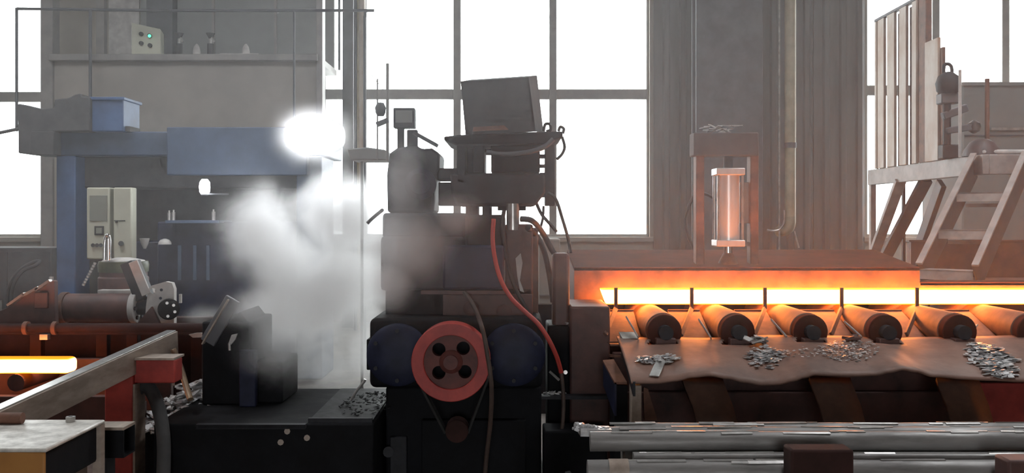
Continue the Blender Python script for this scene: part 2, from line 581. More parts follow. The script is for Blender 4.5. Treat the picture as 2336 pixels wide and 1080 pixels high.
# objects on the booth ledge
t = thing('control_box', 'cream control box with four buttons and a green light on the ledge', 'control box', P(320, 125, CY - .08) + Vector((0, 0, 0)))
zb = zl1
Yb = CY - .05
bx = MB().prism([Vector((PX(300, Yb), Yb, zb)), Vector((PX(367, Yb), Yb, zb)), Vector((PX(366, Yb), Yb, PZ(66, Yb))), Vector((PX(300, Yb), Yb, PZ(52, Yb)))], (-.08, .34, 0))
bx.build('case', 'cream', t, bevel=.008)
for q, (a, b) in enumerate(((323, 78), (342, 82), (323, 99), (343, 104))):
    MB().cyl(P(a, b, Yb), P(a, b, Yb) + Vector((0, -.025, 0)), .026, n=14).build('button', 'dark_plastic', t)
MB().cyl(P(343, 83, Yb) + Vector((0, -.026, 0)), P(343, 83, Yb) + Vector((0, -.034, 0)), .02, n=12).build('indicator_light', 'green_led', t)
for a, la in ((409, 'small steel spray nozzle on the ledge next to the cream control box'), (480, 'small steel spray nozzle on the ledge between the two white cones')):
    t = thing('spray_nozzle', la, 'nozzle', (PX(a, CY), CY, zl1))
    MB().cyl((PX(a, CY), CY, zl1), (PX(a, CY), CY, PZ(100, CY)), .038, n=12).build('body', 'dusty_dark', t)
    MB().cyl((PX(a, CY), CY, PZ(100, CY)), (PX(a, CY), CY, PZ(88, CY)), .014, n=10).build('neck', 'bright_steel', t)
    MB().cyl((PX(a, CY), CY, PZ(88, CY)), (PX(a, CY), CY, PZ(76, CY)), .02, .055, n=12).build('cup', 'dusty_dark', t)
    MB().bar((PX(a + 3, CY), CY - .01, PZ(86, CY)), (PX(a + 10, CY), CY - .03, PZ(97, CY)), .02, .02).build('lever', 'bright_steel', t)
for a, hh, la in ((449, 98, 'leaning white cone between the two spray nozzles'), (561, 101, 'upright white cone standing on a white sheet')):
    o = MB().lathe((PX(a, CY + .1), CY + .1, zl1 + .012), [(.05, 0), (.048, .05), (.035, .11), (.012, .145)], n=16).build('white_cone', 'white_dust')
    tag(o, la, 'cone', 'white cones on the booth ledge')
o = MB().box(PX(505, CY), PX(592, CY), CY - .06, CY + .25, zl1, zl1 + .012).build('white_sheet', 'white_dust')
tag(o, 'flat white sheet lying on the ledge under the upright cone', 'sheet')

# pipe railing in front of the booth
RY = 11.6
rl = thing('pipe_railing', 'thin grey pipe railing running across the booth and left window', 'railing', (PX(430, RY), RY, 0))
MB().tube([P(38, 20, RY), P(400, 24, RY), P(822, 24, RY), P(832, 26, RY), P(833, 40, RY)], .018, n=8, sub=4).build('top_rail', 'column_grey', rl)
MB().cyl(P(38, 18, RY), P(38, 300, RY), .018, n=8).build('post', 'column_grey', rl)
MB().cyl(P(206, 24, RY), (PX(206, RY), RY, 0), .02, n=8).build('post', 'column_grey', rl)
MB().cyl(P(671, 24, RY), (PX(671, RY), RY, 0), .014, n=8).build('post', 'column_grey', rl)
MB().cyl(P(832, 36, RY), (PX(832, RY), RY, 0), .018, n=8).build('post', 'column_grey', rl)

# pipe bundle before the middle window
for a, r, m_, yb, la in ((774, .018, 'column_grey', 160, 'short thin grey pipe left of the narrow steel column'),
                         (811, .020, 'column_grey', 800, 'thin dark pipe touching the narrow steel column'),
                         (818, .022, 'old_pipe', 800, 'thin tan pipe in the bundle before the middle window'),
                         (826, .045, 'slat_paint', 800, 'thick beige pipe in the bundle before the middle window')):
    Y = 13.0
    z0 = max(0.0, PZ(yb, Y))
    tag(MB().cyl((PX(a, Y), Y, z0), (PX(a, Y), Y, ZC), r, n=12).build('wall_pipe', m_), la, 'pipe')

# yellow down pipe right, with elbow, conduit, hook and clamp rings
Y = 13.0
t = thing('down_pipe', 'tall tan drain pipe with a curved foot on the dark pier', 'pipe', (PX(1803, Y), Y, PZ(540, Y)))
r = .075
MB().cyl(P(1803, 330, Y), (PX(1803, Y), Y, ZC), r, n=20).build('upper_pipe', 'old_pipe', t)
MB().cyl(P(1803, 336, Y), P(1803, 495, Y), r * .96, n=20).build('lower_pipe', 'old_pipe', t)
MB().cyl(P(1803, 326, Y), P(1803, 338, Y), r * 1.1, n=20).build('joint_ring', 'column_grey', t)
MB().tube([P(1803, 494, Y), P(1803, 508, Y), P(1800, 521, Y) + Vector((0, .03, 0)), P(1792, 527, Y) + Vector((0, .10, 0)), P(1786, 529, Y) + Vector((0, .2, 0))], r * .96, n=16).build('elbow', 'old_pipe', t)
t = thing('conduit', 'thin metal conduit running down beside the tan drain pipe', 'conduit', (PX(1780, Y), Y + .05, 0))
MB().cyl((PX(1780, Y), Y + .05, 0), (PX(1780, Y), Y + .05, ZC), .012, n=8).build('tube', 'bright_steel', t)
MB().tube([P(1789, 480, Y), P(1789, 505, Y), P(1780, 522, Y), P(1765, 527, Y), P(1750, 525, Y)], .014, n=8).build('hook', 'bright_steel', t)
MB().cyl(P(1812, 528, Y), P(1822, 566, Y), .012, n=8).build('branch', 'bright_steel', t)

# ------------------------------------------------------------------ blue press and left background machinery
BY = 9.0
t = thing('forging_press', 'large blue forging press behind the steam with crossbeam and thick column', 'press', (PX(430, BY), BY + .5, 0))
MB().pbox(122, 300, 742, 356, BY, .9).build('crossbeam', 'blue_grey', t, bevel=.015)
MB().pbox(128, 356, 172, 700, BY, .4).build('column', 'blue_paint', t, bevel=.012)
MB().box(PX(128, BY), PX(172, BY), BY, BY + .4, 0, PZ(700, BY)).build('foot', 'blue_paint', t)
MB().box(PX(676, BY), PX(734, BY), BY, BY + .6, 0, PZ(356, BY)).build('column', 'blue_grey', t, bevel=.012)
MB().pbox(172, 356, 720, 430, BY + .2, .5).build('slide', 'dusty_dark', t, bevel=.02)
MB().pbox(380, 290, 700, 400, BY - .12, .12).build('slide_plate', 'blue_grey', t, bevel=.01)
MB().box(PX(372, BY), PX(676, BY), BY - .15, BY + .7, 0, PZ(506, BY)).build('bed', 'navy', t, bevel=.015)
MB().box(PX(300, BY), PX(372, BY), BY + .1, BY + .6, 0, PZ(552, BY)).build('side_block', 'navy', t, bevel=.015)
MB().pbox(376, 503, 500, 510, BY - .3, .4).build('bed_edge', 'blue_grey', t, bevel=.005)
for a in (405, 440, 470):
    MB().pbox(a, 560, a + 8, 640, BY - .16, .02).build('rib', 'blue_grey', t, bevel=.003)
MB().pbox(172, 356, 676, 700, BY + .72, .1).build('rear_panel', 'dusty_dark', t)

t = thing('drive_housing', 'dark dusty drive housing with a ragged top above the blue crossbeam', 'housing', (PX(125, 8.9), 8.9, PZ(352, 8.9)))
MB().pp([(40, 236), (62, 240), (96, 248), (122, 246), (124, 226), (150, 224), (158, 222), (170, 216), (183, 213), (188, 222), (205, 222), (205, 300), (122, 300), (122, 354), (41, 350)], 8.85, .5).build('body', 'dusty_dark', t, bevel=.012)
MB().pbox(70, 300, 122, 354, 8.8, .04).build('cover', 'dusty_dark', t, bevel=.006)
t = thing('motor_box', 'square blue motor box standing on the press crossbeam', 'box', (PX(243, 8.9), 9.0, PZ(300, 8.9)))
MB().pbox(206, 223, 281, 300, 8.9, .4).build('case', 'blue_paint', t, bevel=.01)
MB().pbox(204, 221, 283, 228, 8.88, .44).build('lid', 'blue_paint', t, bevel=.006)
MB().pbox(284, 288, 296, 300, 8.95, .25).build('bracket', 'dusty_dark', t)
tag(MB().tube([P(-640, 420, 8.9), P(0, 303, 8.9), P(41, 288, 8.95)], .016, n=8).build('cable', 'dusty_dark'), 'grey cable running from the dark drive housing across the left window', 'cable')

# cream control cabinets
KY = 8.2
t = thing('control_cabinet', 'cream control cabinet with grey display and three small buttons', 'cabinet', (PX(224, KY), KY, 0))
MB().box(PX(197, KY), PX(250, KY), KY, KY + .12, PZ(592, KY), PZ(428, KY)).build('case', 'cream', t, bevel=.012)
MB().box(PX(202, KY), PX(246, KY), KY + .02, KY + .11, 0, PZ(592, KY)).build('plinth', 'dark_plastic', t)
MB().pbox(204, 446, 244, 505, KY - .008, .008).build('display', 'cream_screen', t, bevel=.002)
f_ = MB().pbox(215, 516, 236, 537, KY - .012, .012).build('meter_frame', 'dark_plastic', t, bevel=.002)
MB().pbox(219, 520, 232, 533, KY - .016, .004).build('meter_glass', 'cream_screen', f_)
for a in (212, 221, 230):
    MB().cyl(P(a, 560, KY), P(a, 560, KY - .02), .017, n=12).build('button', 'dark_plastic', t)
t = thing('control_cabinet', 'cream control cabinet with a single knob and no display', 'cabinet', (PX(279, KY), KY, 0))
MB().box(PX(258, KY), PX(300, KY), KY, KY + .12, PZ(592, KY), PZ(428, KY)).build('case', 'cream', t, bevel=.012)
MB().box(PX(262, KY), PX(297, KY), KY + .02, KY + .11, 0, PZ(592, KY)).build('plinth', 'dark_plastic', t)
MB().pbox(260, 503, 285, 505, KY - .004, .004).build('door_seam', 'dark_plastic', t)
MB().pbox(263, 503, 267, 509, KY - .015, .015).build('latch', 'dark_plastic', t)
MB().cyl(P(276, 556, KY), P(276, 556, KY - .03), .022, n=14).build('knob', 'dark_plastic', t)

# domes, cups and little bottles on the press bed
zb = PZ(552, BY)
tag(MB().lathe((PX(376, 8.75), 8.75, PZ(558, 8.75)), [(.058, 0), (.055, .02), (.04, .04), (.01, .052)], n=18).build('white_dome', 'white_dust'), 'small white dome cap on the dark blue press side', 'dome')
tag(MB().lathe((PX(330, 8.75), 8.75, PZ(568, 8.75)), [(.012, 0), (.03, .04), (.042, .085), (.044, .095)], n=16).build('white_funnel', 'white_dust'), 'small white funnel beside the dome cap', 'funnel')
for a, h, la in ((386, .07, 'small clear bottle at the left end of the press bed'), (396, .075, 'small clear bottle second along the press bed'), (487, .08, 'small clear bottle at the steamy end of the press bed')):
    t = thing('bottle', la, 'bottle', (PX(a, BY - .2), BY - .2, PZ(503, BY - .3)), 'bottles on the press bed')
    MB().cyl((PX(a, BY - .2), BY - .2, PZ(503, BY - .3)), (PX(a, BY - .2), BY - .2, PZ(503, BY - .3) + h), .016, n=10).build('body', 'bright_steel', t)
    MB().cyl((PX(a, BY - .2), BY - .2, PZ(503, BY - .3) + h), (PX(a, BY - .2), BY - .2, PZ(503, BY - .3) + h + .02), .008, n=10).build('cap', 'white_dust', t)

# work lamps
LY = 8.3
t = thing('flood_lamp', 'dazzling flood lamp widened by its bloom above the steam at the blue crossbeam', 'lamp', P(714, 352, LY))
pc = P(714, 309, LY)
lens = MB()
n = 28
pr = []
for k in range(n):
    a = 2 * math.pi * k / n
    ca, sa = math.cos(a), math.sin(a)
    pr.append(pc + Vector((.240 * math.copysign(abs(ca) ** .75, ca), 0, .150 * math.copysign(abs(sa) ** .75, sa))))
lens.prism(pr, (0, .02, 0)).build('lens', 'lamp_glow', t)  # lens outline widened to take in the lamp's bloom
hs = MB()
ho = [pc + (p - pc) * 1.07 + Vector((0, .03, 0)) for p in pr]
hs.prism(ho, (0, .12, 0)).build('housing', 'column_grey', t, bevel=.01)
MB().bar(pc + Vector((0, .15, 0)), pc + Vector((0, .85, -.02)), .05, .05).build('arm', 'column_grey', t)
t = thing('work_lamp', 'small round white work lamp on a thin arm before the blue press', 'lamp', P(467, 445, LY))
pc = P(467, 427, LY)
MB().lathe(pc, [(.028, -.065), (.042, -.04), (.046, 0), (.042, .04), (.025, .066)], n=18).build('bulb', 'lamp_glow', t)
MB().bar(P(470, 443, LY), P(520, 443, LY), .012, .015).build('arm', 'column_grey', t)
MB().cyl(P(467, 446, LY), P(467, 439, LY), .03, n=14).build('socket', 'column_grey', t)
MB().bar(P(520, 443, LY), P(520, 443, BY + .2), .015, .015).build('bracket', 'column_grey', t)

# dark tool cabinet and hoses low under the left window
t = thing('tool_cabinet', 'dark grey steel cabinet under the left window', 'cabinet', (PX(40, 10), 10.2, 0))
MB().box(PX(-80, 10), PX(118, 10), 10, 10.6, 0, PZ(566, 10)).build('case', 'dusty_dark', t, bevel=.01)
for a, b in ((-76, 18), (22, 114)):
    d = MB().box(PX(a, 10), PX(b, 10), 9.98, 10, .1, PZ(575, 10)).build('door', 'dusty_dark', t, bevel=.004)
    MB().box(PX(b - 12, 10), PX(b - 8, 10), 9.95, 9.98, .5, .66).build('handle', 'bright_steel', d)
for k, (dx, la) in enumerate(((0, 'outer grey hose arching in front of the dark steel cabinet'), (9, 'inner grey hose arching in front of the dark steel cabinet'))):
    tag(MB().tube([P(16 + dx, 745, 9.4), P(17 + dx, 680, 9.4), P(24 + dx, 645, 9.4), P(44 + dx, 618, 9.4), P(72 + dx, 600 + k * 6, 9.5), P(90, 596, 9.7)], .018, n=8).build('grey_hose', 'dusty_dark'), la, 'hose')

# ------------------------------------------------------------------ left roller unit
RYL = 6.4
t = thing('feed_roller', 'rusty maroon feed roller drum with flanged ends on the left line', 'roller', (PX(210, RYL), RYL, PZ(740, RYL)))
yc = RYL + .12
zc = PZ(706, RYL)
MB().cyl((PX(128, RYL), yc, zc), (PX(285, RYL), yc, zc), .095, n=32).build('drum', 'maroon', t)
MB().cyl((PX(122, RYL), yc, zc), (PX(136, RYL), yc, zc), .104, n=32).build('flange', 'rust', t, bevel=.004)
fl = MB().cyl((PX(286, RYL), yc, zc), (PX(300, RYL), yc, zc), .105, n=32).build('flange', 'white_dust', t, bevel=.004)
for k in range(6):
    a = 2 * math.pi * k / 6
    MB().cyl((PX(300, RYL), yc + .075 * math.cos(a), zc + .075 * math.sin(a)), (PX(305, RYL), yc + .075 * math.cos(a), zc + .075 * math.sin(a)), .013, n=8).build('bolt', 'dark_machine', fl)
MB().cyl((PX(300, RYL), yc, zc), (PX(362, RYL), yc, zc), .05, n=20).build('axle', 'dark_machine', t)
MB().cyl((PX(60, RYL), yc, zc), (PX(122, RYL), yc, zc), .04, n=20).build('axle', 'maroon', t)

t = thing('guard_plate', 'sloping rusty guard plate with a bright chipped top edge left of the roller', 'plate', (PX(60, 6.3), 6.3, 0))
MB().pp([(-120, 800), (-120, 770), (20, 700), (34, 693), (60, 672), (82, 664), (100, 652), (118, 640), (124, 642), (126, 745), (40, 745)], 6.2, .05).build('sheet', 'maroon', t, bevel=.004)
for a, b, c_, d in ((20, 697, 58, 670), (56, 674, 90, 656), (84, 662, 116, 640)):
    MB().bar(P(a, b, 6.19), P(c_, d, 6.19), .05, .016).build('edge_strip', 'bright_steel', t)
MB().cyl(P(117, 632, 6.22), P(117, 645, 6.22), .014, n=10).build('bolt', 'bright_steel', t)
MB().pbox(78, 668, 108, 704, 6.18, .02).build('patch', 'maroon', t, bevel=.004)

t = thing('gear_motor', 'dark oily gear motor with green rim and bright steel pipe on top', 'motor', (PX(262, 6.7), 6.75, PZ(672, 6.7)))
mc = Vector((PX(262, 6.7), 6.85, 0))
z0, z1 = PZ(676, 6.7), PZ(600, 6.7)
MB().lathe((mc.x, mc.y, z0), [(.17, 0), (.17, .12), (.16, .13), (.16, z1 - z0 - .03), (.165, z1 - z0)], n=28).build('body', 'maroon', t)
mat('oily_green', (0.09, 0.10, 0.045), (0.05, 0.055, 0.028), rough=.4, scale=8)
MB().lathe((mc.x, mc.y, z1 - .07), [(.168, 0), (.172, .05), (.165, .075)], n=28).build('rim', 'oily_green', t)
MB().lathe((mc.x, mc.y, z1), [(.15, 0), (.14, .012), (.05, .03)], n=28).build('cap', 'white_dust', t)
MB().tube([P(238, 594, 6.72), P(239, 560, 6.72), P(241, 543, 6.72), P(245, 537, 6.72), P(249, 543, 6.72), P(250, 560, 6.72), P(250, 594, 6.72)], .012, n=10).build('steel_pipe', 'chrome', t)
MB().cyl(P(247.5, 545, 6.7), P(247.5, 594, 6.7), .015, n=12).build('steel_rod', 'chrome', t)
MB().pbox(222, 662, 318, 676, 6.62, .3).build('foot_plate', 'white_dust', t, bevel=.005)
for q in range(9):
    a = Vector((PX(190 + q * 3.2, 6.65), 6.65, PZ(652 - q * 6.0, 6.65)))
    MB().cyl(a, a + Vector((.004, 0, .013)), .011, n=8).build('chain_link', 'bright_steel', t)
rot = Matrix.Rotation(math.radians(-24), 3, 'Y').inverted() if False else Matrix.Rotation(math.radians(24), 3, 'Y').inverted()
t = thing('tilted_bracket', 'grey box bracket leaning against the oily gear motor', 'bracket', P(318, 680, 6.5))
rot = Matrix.Rotation(math.radians(-22), 3, 'Y')
MB().obox(P(314, 640, 6.55), .085, .16, .27, rot).build('body', 'dark_machine', t, bevel=.006)
MB().obox(P(319, 635, 6.45), .06, .02, .24, rot).build('face_plate', 'white_dust', t, bevel=.003)

t = thing('bearing_bracket', 'grey dusty bearing bracket with holes at the end of the roller', 'bracket', (PX(362, 6.4), 6.4, PZ(742, 6.4)))
pl = MB().pp([(330, 742), (333, 700), (338, 660), (346, 652), (378, 643), (392, 646), (397, 660), (397, 742)], 6.45, .05).build('plate', 'white_dust', t)
ct = MB()
for a, b, r in ((349, 664, .018), (368, 662, .010), (366, 681, .010)):
    ct.cyl(P(a, b, 6.3), P(a, b, 6.8), r, n=14)
cut(pl, ct)
MB().cyl(P(385, 706, 6.30), P(385, 706, 6.45), .07, n=24).build('bearing_cap', 'black_machine', t, bevel=.006)
for a, b in ((381, 692), (396, 697), (383, 722), (399, 712)):
    MB().cyl(P(a, b, 6.29), P(a, b, 6.31), .010, n=8).build('bolt', 'bright_steel', t)
MB().pp([(310, 742), (345, 700), (366, 742)], 6.33, .03).build('gusset', 'maroon', t, bevel=.003)
MB().pbox(408, 672, 413, 692, 6.35, .02).build('tab', 'white_dust', t)

# long feed table frame on the left line
t = thing('feed_table', 'long dark red feed table frame carrying the left roller', 'table', (PX(240, 6.2), 6.3, 0))
MB().box(PX(-200, 6.1), PX(495, 6.1), 6.1, 6.22, PZ(765, 6.1), PZ(742, 6.1)).build('front_rail', 'dark_maroon', t, bevel=.006)
MB().box(PX(-200, 6.1), PX(495, 6.1), 6.55, 6.67, PZ(765, 6.1), PZ(742, 6.1)).build('rear_rail', 'dark_maroon', t, bevel=.006)
MB().box(PX(-200, 6.1), PX(400, 6.1), 6.5, 6.53, .25, PZ(765, 6.1)).build('back_panel', 'dark_maroon', t)
for a in (60, 212, 282, 430):
    MB().box(PX(a, 6.1), PX(a + 26, 6.1), 6.14, 6.20, 0, PZ(765, 6.1)).build('leg', 'dark_maroon', t, bevel=.004)
MB().box(PX(-200, 6.1), PX(330, 6.1), 6.14, 6.5, PZ(860, 6.1) - .03, PZ(860, 6.1)).build('lower_shelf', 'dark_maroon', t)
MB().cyl((PX(-200, 6.0), 6.02, PZ(750, 6.0)), (PX(480, 6.0), 6.02, PZ(750, 6.0)), .028, n=16).build('shaft', 'dark_maroon', t)
for a in (52, 118):
    MB().cyl((PX(a, 6.0), 6.02, PZ(750, 6.0)), (PX(a + 9, 6.0), 6.02, PZ(750, 6.0)), .042, n=16).build('collar', 'rust', t)
MB().pbox(90, 764, 108, 776, 6.06, .04).build('clip', 'bright_steel', t)

# left hot bar on its little support rolls
HL = 5.6
t = thing('hot_bar', 'short glowing hot steel bar with a rounded end on the left line', 'steel bar', (PX(0, HL), HL, PZ(852, HL)))
zb, ztp = PZ(853, HL), PZ(818, HL)
hb = MB()
x1 = PX(160, HL); x0 = PX(-420, HL)
hgt = ztp - zb
pr = [Vector((x0, HL, zb)), Vector((x1 - .03, HL, zb))]
for k in range(1, 6):
    a = -math.pi / 2 + math.pi / 2 * k / 6
    pr.append(Vector((x1 - .03 + .03 * math.cos(a), HL, zb + .03 + .03 * math.sin(a))))
for k in range(0, 6):
    a = math.pi / 2 * k / 6
    pr.append(Vector((x1 - .03 + .03 * math.cos(a), HL, ztp - .03 + .03 * math.sin(a))))
pr += [Vector((x1 - .03, HL, ztp)), Vector((x0, HL, ztp))]
hb.prism(pr, (0, .09, 0)).build('bar', 'hot_steel_left', t, bevel=.004)
t = thing('short_conveyor', 'low dark red roller frame carrying the short hot bar', 'conveyor', (PX(0, 5.5), 5.7, 0))
for a in (-150, 40, 215):
    MB().cyl((PX(a, HL), HL - .02, zb - .051), (PX(a, HL), HL + .42, zb - .051), .05, n=20).build('roller', 'maroon', t)
MB().box(PX(-300, 5.6), PX(330, 5.6), 5.50, 5.56, .34, PZ(905, 5.5)).build('front_beam', 'maroon', t, bevel=.005)
MB().box(PX(-300, 5.6), PX(330, 5.6), 6.03, 6.08, .30, PZ(818, 6.05)).build('rear_beam', 'maroon', t, bevel=.005)
for a in (-120, 150, 300):
    MB().box(PX(a, 5.6), PX(a + 30, 5.6), 5.57, 5.63, 0, PZ(925, 5.5)).build('leg', 'maroon', t)

# red post with arm
t = thing('red_stand', 'red painted steel post with a short arm under the sloping channel beam', 'stand', (PX(272, 5.0), 5.05, 0))
MB().box(PX(238, 5.0), PX(303, 5.0), 5.0, 5.14, 0, PZ(822, 5.0)).build('post', 'red_paint', t, bevel=.008)
MB().box(PX(303, 5.0), PX(397, 5.0), 5.01, 5.13, PZ(876, 5.0), PZ(822, 5.0)).build('arm', 'red_paint', t, bevel=.008)
MB().box(PX(303, 5.0), PX(308, 5.0), 5.0, 5.14, 0, PZ(878, 5.0)).build('edge_strip', 'beam_steel', t)  # paler strip imitates the highlight along the post's right edge
MB().box(PX(240, 5.0), PX(398, 5.0), 4.99, 5.15, PZ(822, 5.0), PZ(817, 5.0)).build('top_plate', 'beam_steel', t)

# receding channel beam
def channel(a, b, h, fw, th, name, label):
    a, b = Vector(a), Vector(b)
    d = (b - a).normalized()
    r = d.cross(Vector((0, 0, 1))).normalized()
    t_ = thing(name, label, 'beam', a)
    MB().bar(a - Vector((0, 0, h / 2)), b - Vector((0, 0, h / 2)), th, h).build('web', 'beam_steel', t_, bevel=.002)
    MB().bar(a - r * (fw / 2 + th / 2), b - r * (fw / 2 + th / 2), fw, th).build('top_flange', 'bright_steel', t_, bevel=.002)  # top flange coloured brighter to imitate light from above
    MB().bar(a - r * (fw / 2 + th / 2) - Vector((0, 0, h)), b - r * (fw / 2 + th / 2) - Vector((0, 0, h)), fw, th).build('bottom_flange', 'beam_steel', t_, bevel=.002)
    return t_


pa, pb = P(8, 936, 3.92), P(404, 756, 5.5)
pa = pa + (pa - pb) * .10
channel(pa, pb, .125, .055, .012, 'channel_beam', 'long worn steel channel beam sloping over the red stand')

# yellow bench corner
t = thing('work_bench', 'heavy yellow steel bench block with a worn bare metal top', 'bench', (PX(0, 3.4), 3.55, 0))
zt_ = PZ(1024, 3.32)
xr = PX(106, 3.32)
MB().box(-3.2, xr, 3.32, 3.80, zt_ - .015, zt_).build('top_plate', 'worn_top', t, bevel=.006)
MB().box(-3.2, xr - .01, 3.325, 3.34, .1, zt_ - .015).build('front_plate', 'yellow_paint', t, bevel=.005)
MB().box(-3.2, xr - .02, 3.34, 3.79, zt_ - .16, zt_ - .015).build('block', 'black_machine', t, bevel=.012)
MB().box(xr - .035, xr - .002, 3.765, 3.80, .0, zt_ - .015).build('corner_strip', 'beam_steel', t)
MB().box(-3.2, xr - .06, 3.345, 3.78, .0, zt_ - .17).build('plinth', 'beam_steel', t, bevel=.005)
tb = MB().cyl((-3.0, 3.72, zt_ + .022), (PX(52, 3.72), 3.72, zt_ + .022), .022, n=16).build('rusty_pipe', 'rust')
tag(tb, 'short rusty pipe lying on the yellow bench top', 'pipe')
tag(MB().ring((PX(161, 3.76), 3.76, zt_), (PX(161, 3.76), 3.76, zt_ + .02), .019, .009, n=6).build('steel_nut', 'bright_steel', smooth=False), 'loose steel nut on the corner of the yellow bench', 'nut')
# square tube end behind bench
t = thing('square_tube', 'hollow dark square steel tube resting behind the yellow bench', 'tube', (PX(247, 3.95), 4.0, 0))
xa, xb = PX(150, 3.95), PX(282, 3.95)
za, zb2 = PZ(1046, 3.95), PZ(976, 3.95)
MB().box(xa, xb, 3.95, 3.957, za, zb2 - .012).build('front_wall', 'black_machine', t)
MB().box(xa, xb, 3.95, 4.07, zb2 - .012, zb2).build('top_wall', 'beam_steel', t)
MB().box(xa, xb, 4.063, 4.07, za, zb2 - .012).build('rear_wall', 'black_machine', t)
MB().box(xa, xb, 3.957, 4.063, za, za + .007).build('bottom_wall', 'black_machine', t)
MB().box(PX(215, 3.95), PX(240, 3.95), 3.97, 4.05, 0, za).build('foot', 'dark_machine', t)

# leaning pipe and scrap by the post
tag(MB().tube([P(395, 797, 5.35), P(412, 840, 5.35), P(424, 880, 5.3), P(434, 912, 5.25)], .017, n=12).build('leaning_pipe', 'brass_pipe'), 'bent tan pipe leaning between red stand and black stand', 'pipe')
tag(MB().bar(P(404, 756, 5.55) + Vector((-.02, .02, -.05)), P(396, 880, 5.4), .012, .012).build('thin_rod', 'beam_steel'), 'thin steel rod hanging from the end of the channel beam', 'rod')


def heap(name, cx, cy_, cz, rx, ry, h, n, smin, smax, mt, label, cat, seed, flat=.25):
    rnd = random.Random(seed)
    m_ = MB()
    for k in range(n):
        a = rnd.uniform(0, 2 * math.pi)
        q = math.sqrt(rnd.random())
        x, y = cx + rx * q * math.cos(a), cy_ + ry * q * math.sin(a)
        z = cz + h * (1 - q * q) * rnd.uniform(.2, 1) + .004
        s_ = rnd.uniform(smin, smax)
        rt = Matrix.Rotation(rnd.uniform(0, 6.28), 3, 'Z') @ Matrix.Rotation(rnd.uniform(-.5, .5), 3, 'X') @ Matrix.Rotation(rnd.uniform(-.5, .5), 3, 'Y')
        m_.obox((x, y, z), s_ * rnd.uniform(.8, 2.2), s_, s_ * flat, rt)
    o = m_.build(name, mt, smooth=False)
    return tag(o, label, cat, kind='stuff')


heap('scrap_heap', PX(405, 5.4), 5.7, .30, .28, .35, .24, 420, .02, .05, 'scrap', 'silvery heap of metal scrap beside the red stand', 'scrap heap', 3)
MB_ = MB().box(PX(330, 5.7), PX(470, 5.7), 5.45, 6.0, 0, .32).build('scrap_bin', 'black_machine', bevel=.01)
tag(MB_, 'low black box under the silvery scrap heap', 'box')
tag(MB().box(PX(395, 7.2), PX(560, 7.2), 7.0, 7.6, .36, .44).build('wooden_plank', 'wood', bevel=.01), 'pale wooden board glimpsed behind the scrap heap', 'board')
tag(MB().box(PX(400, 7.2), PX(555, 7.2), 7.05, 7.55, 0, .36).build('pale_crate', 'white_dust', bevel=.01), 'pale crate under the wooden board', 'crate')
tag(MB().tube([P(300, 905, 5.1), P(330, 880, 5.1), P(352, 905, 5.1), P(368, 960, 5.0), P(374, 1020, 4.95), P(372, 1110, 4.9)], .035, n=12).build('thick_hose', 'dusty_dark'), 'thick dark hose hanging beside the red stand', 'hose')

# ------------------------------------------------------------------ black roll stand left of the steam
t = thing('roll_stand', 'squat black roll stand on a wide black base below the steam', 'machine', (PX(600, 5.5), 5.6, 0))
MB().box(PX(350, 5.0), -.72, 5.0, 6.05, 0, PZ(968, 5.0)).build('base', 'black_machine', t, bevel=.01)
MB().box(PX(460, 5.5), PX(572, 5.5), 5.5, 6.0, PZ(968, 5.0), PZ(735, 5.5)).build('housing', 'black_machine', t, bevel=.012)
MB().box(PX(545, 5.45), PX(583, 5.45), 5.45, 5.5, PZ(968, 5.0), PZ(800, 5.45)).build('front_column', 'navy', t, bevel=.006)
MB().box(PX(574, 5.5), PX(640, 5.5), 5.55, 5.95, PZ(968, 5.0), PZ(830, 5.5)).build('low_housing', 'black_machine', t, bevel=.012)
MB().box(PX(452, 5.0), PX(700, 5.0), 4.96, 5.0, PZ(976, 5.0), PZ(966, 5.0)).build('base_edge', 'dark_machine', t)
MB().bar(P(474, 782, 5.42), P(532, 682, 5.42), .085, .03, up=(0, 1, 0)).build('guide_chute', 'column_grey', t, bevel=.004)
MB().bar(P(463, 785, 5.40), P(522, 684, 5.40), .008, .045, up=(0, 1, 0)).build('chute_lip', 'beam_steel', t)
MB().pp([(522, 735), (548, 712), (566, 735)], 5.52, .4).build('cap', 'black_machine', t)
for a, b in ((655, 985), (640, 1010), (700, 1000)):
    MB().cyl(P(a, b, 4.99), P(a, b, 5.0) + Vector((0, .01, 0)), .016, n=8).build('bolt', 'beam_steel', t)
t = thing('scrap_strip', 'crumpled bright metal strip hanging on the black roll stand', 'scrap', P(527, 800, 5.47))
MB().pp([(528, 765), (541, 762), (536, 776), (526, 788), (521, 784)], 5.46, .02).build('sheet', 'white_dust', t)
MB().cyl(P(523, 784, 5.46), P(524, 800, 5.46), .008, n=8).build('tail', 'bright_steel', t)
tag(MB().pp([(430, 764), (455, 759), (470, 764), (470, 770), (440, 771)], 6.06, .03).build('torn_plate', 'white_dust'), 'torn pale plate edge beside the tilted guide chute', 'scrap')
t = thing('water_tray', 'low black water tray with wet chips right of the roll stand', 'tray', (PX(780, 5.5), 5.6, PZ(968, 5.0)))
MB().box(PX(700, 5.0), -.73, 5.05, 6.0, PZ(968, 5.0), PZ(964, 5.0)).build('bottom', 'black_scrap', t)
MB().box(PX(700, 5.0), -.73, 5.03, 5.05, PZ(968, 5.0), PZ(958, 5.0)).build('rim', 'dark_machine', t)
heap('wet_chips', PX(835, 5.4), 5.5, PZ(964, 5.0), .16, .35, .03, 160, .005, .013, 'black_scrap', 'wet dark metal chips in the black water tray', 'metal chips', 11)
tag(MB().tube([P(800, 915, 5.5), P(812, 895, 5.5), P(830, 872, 5.5), P(833, 866, 5.5)], .008, n=8).build('water_nozzle', 'bright_steel'), 'thin bent bright nozzle beside the black tray', 'nozzle')

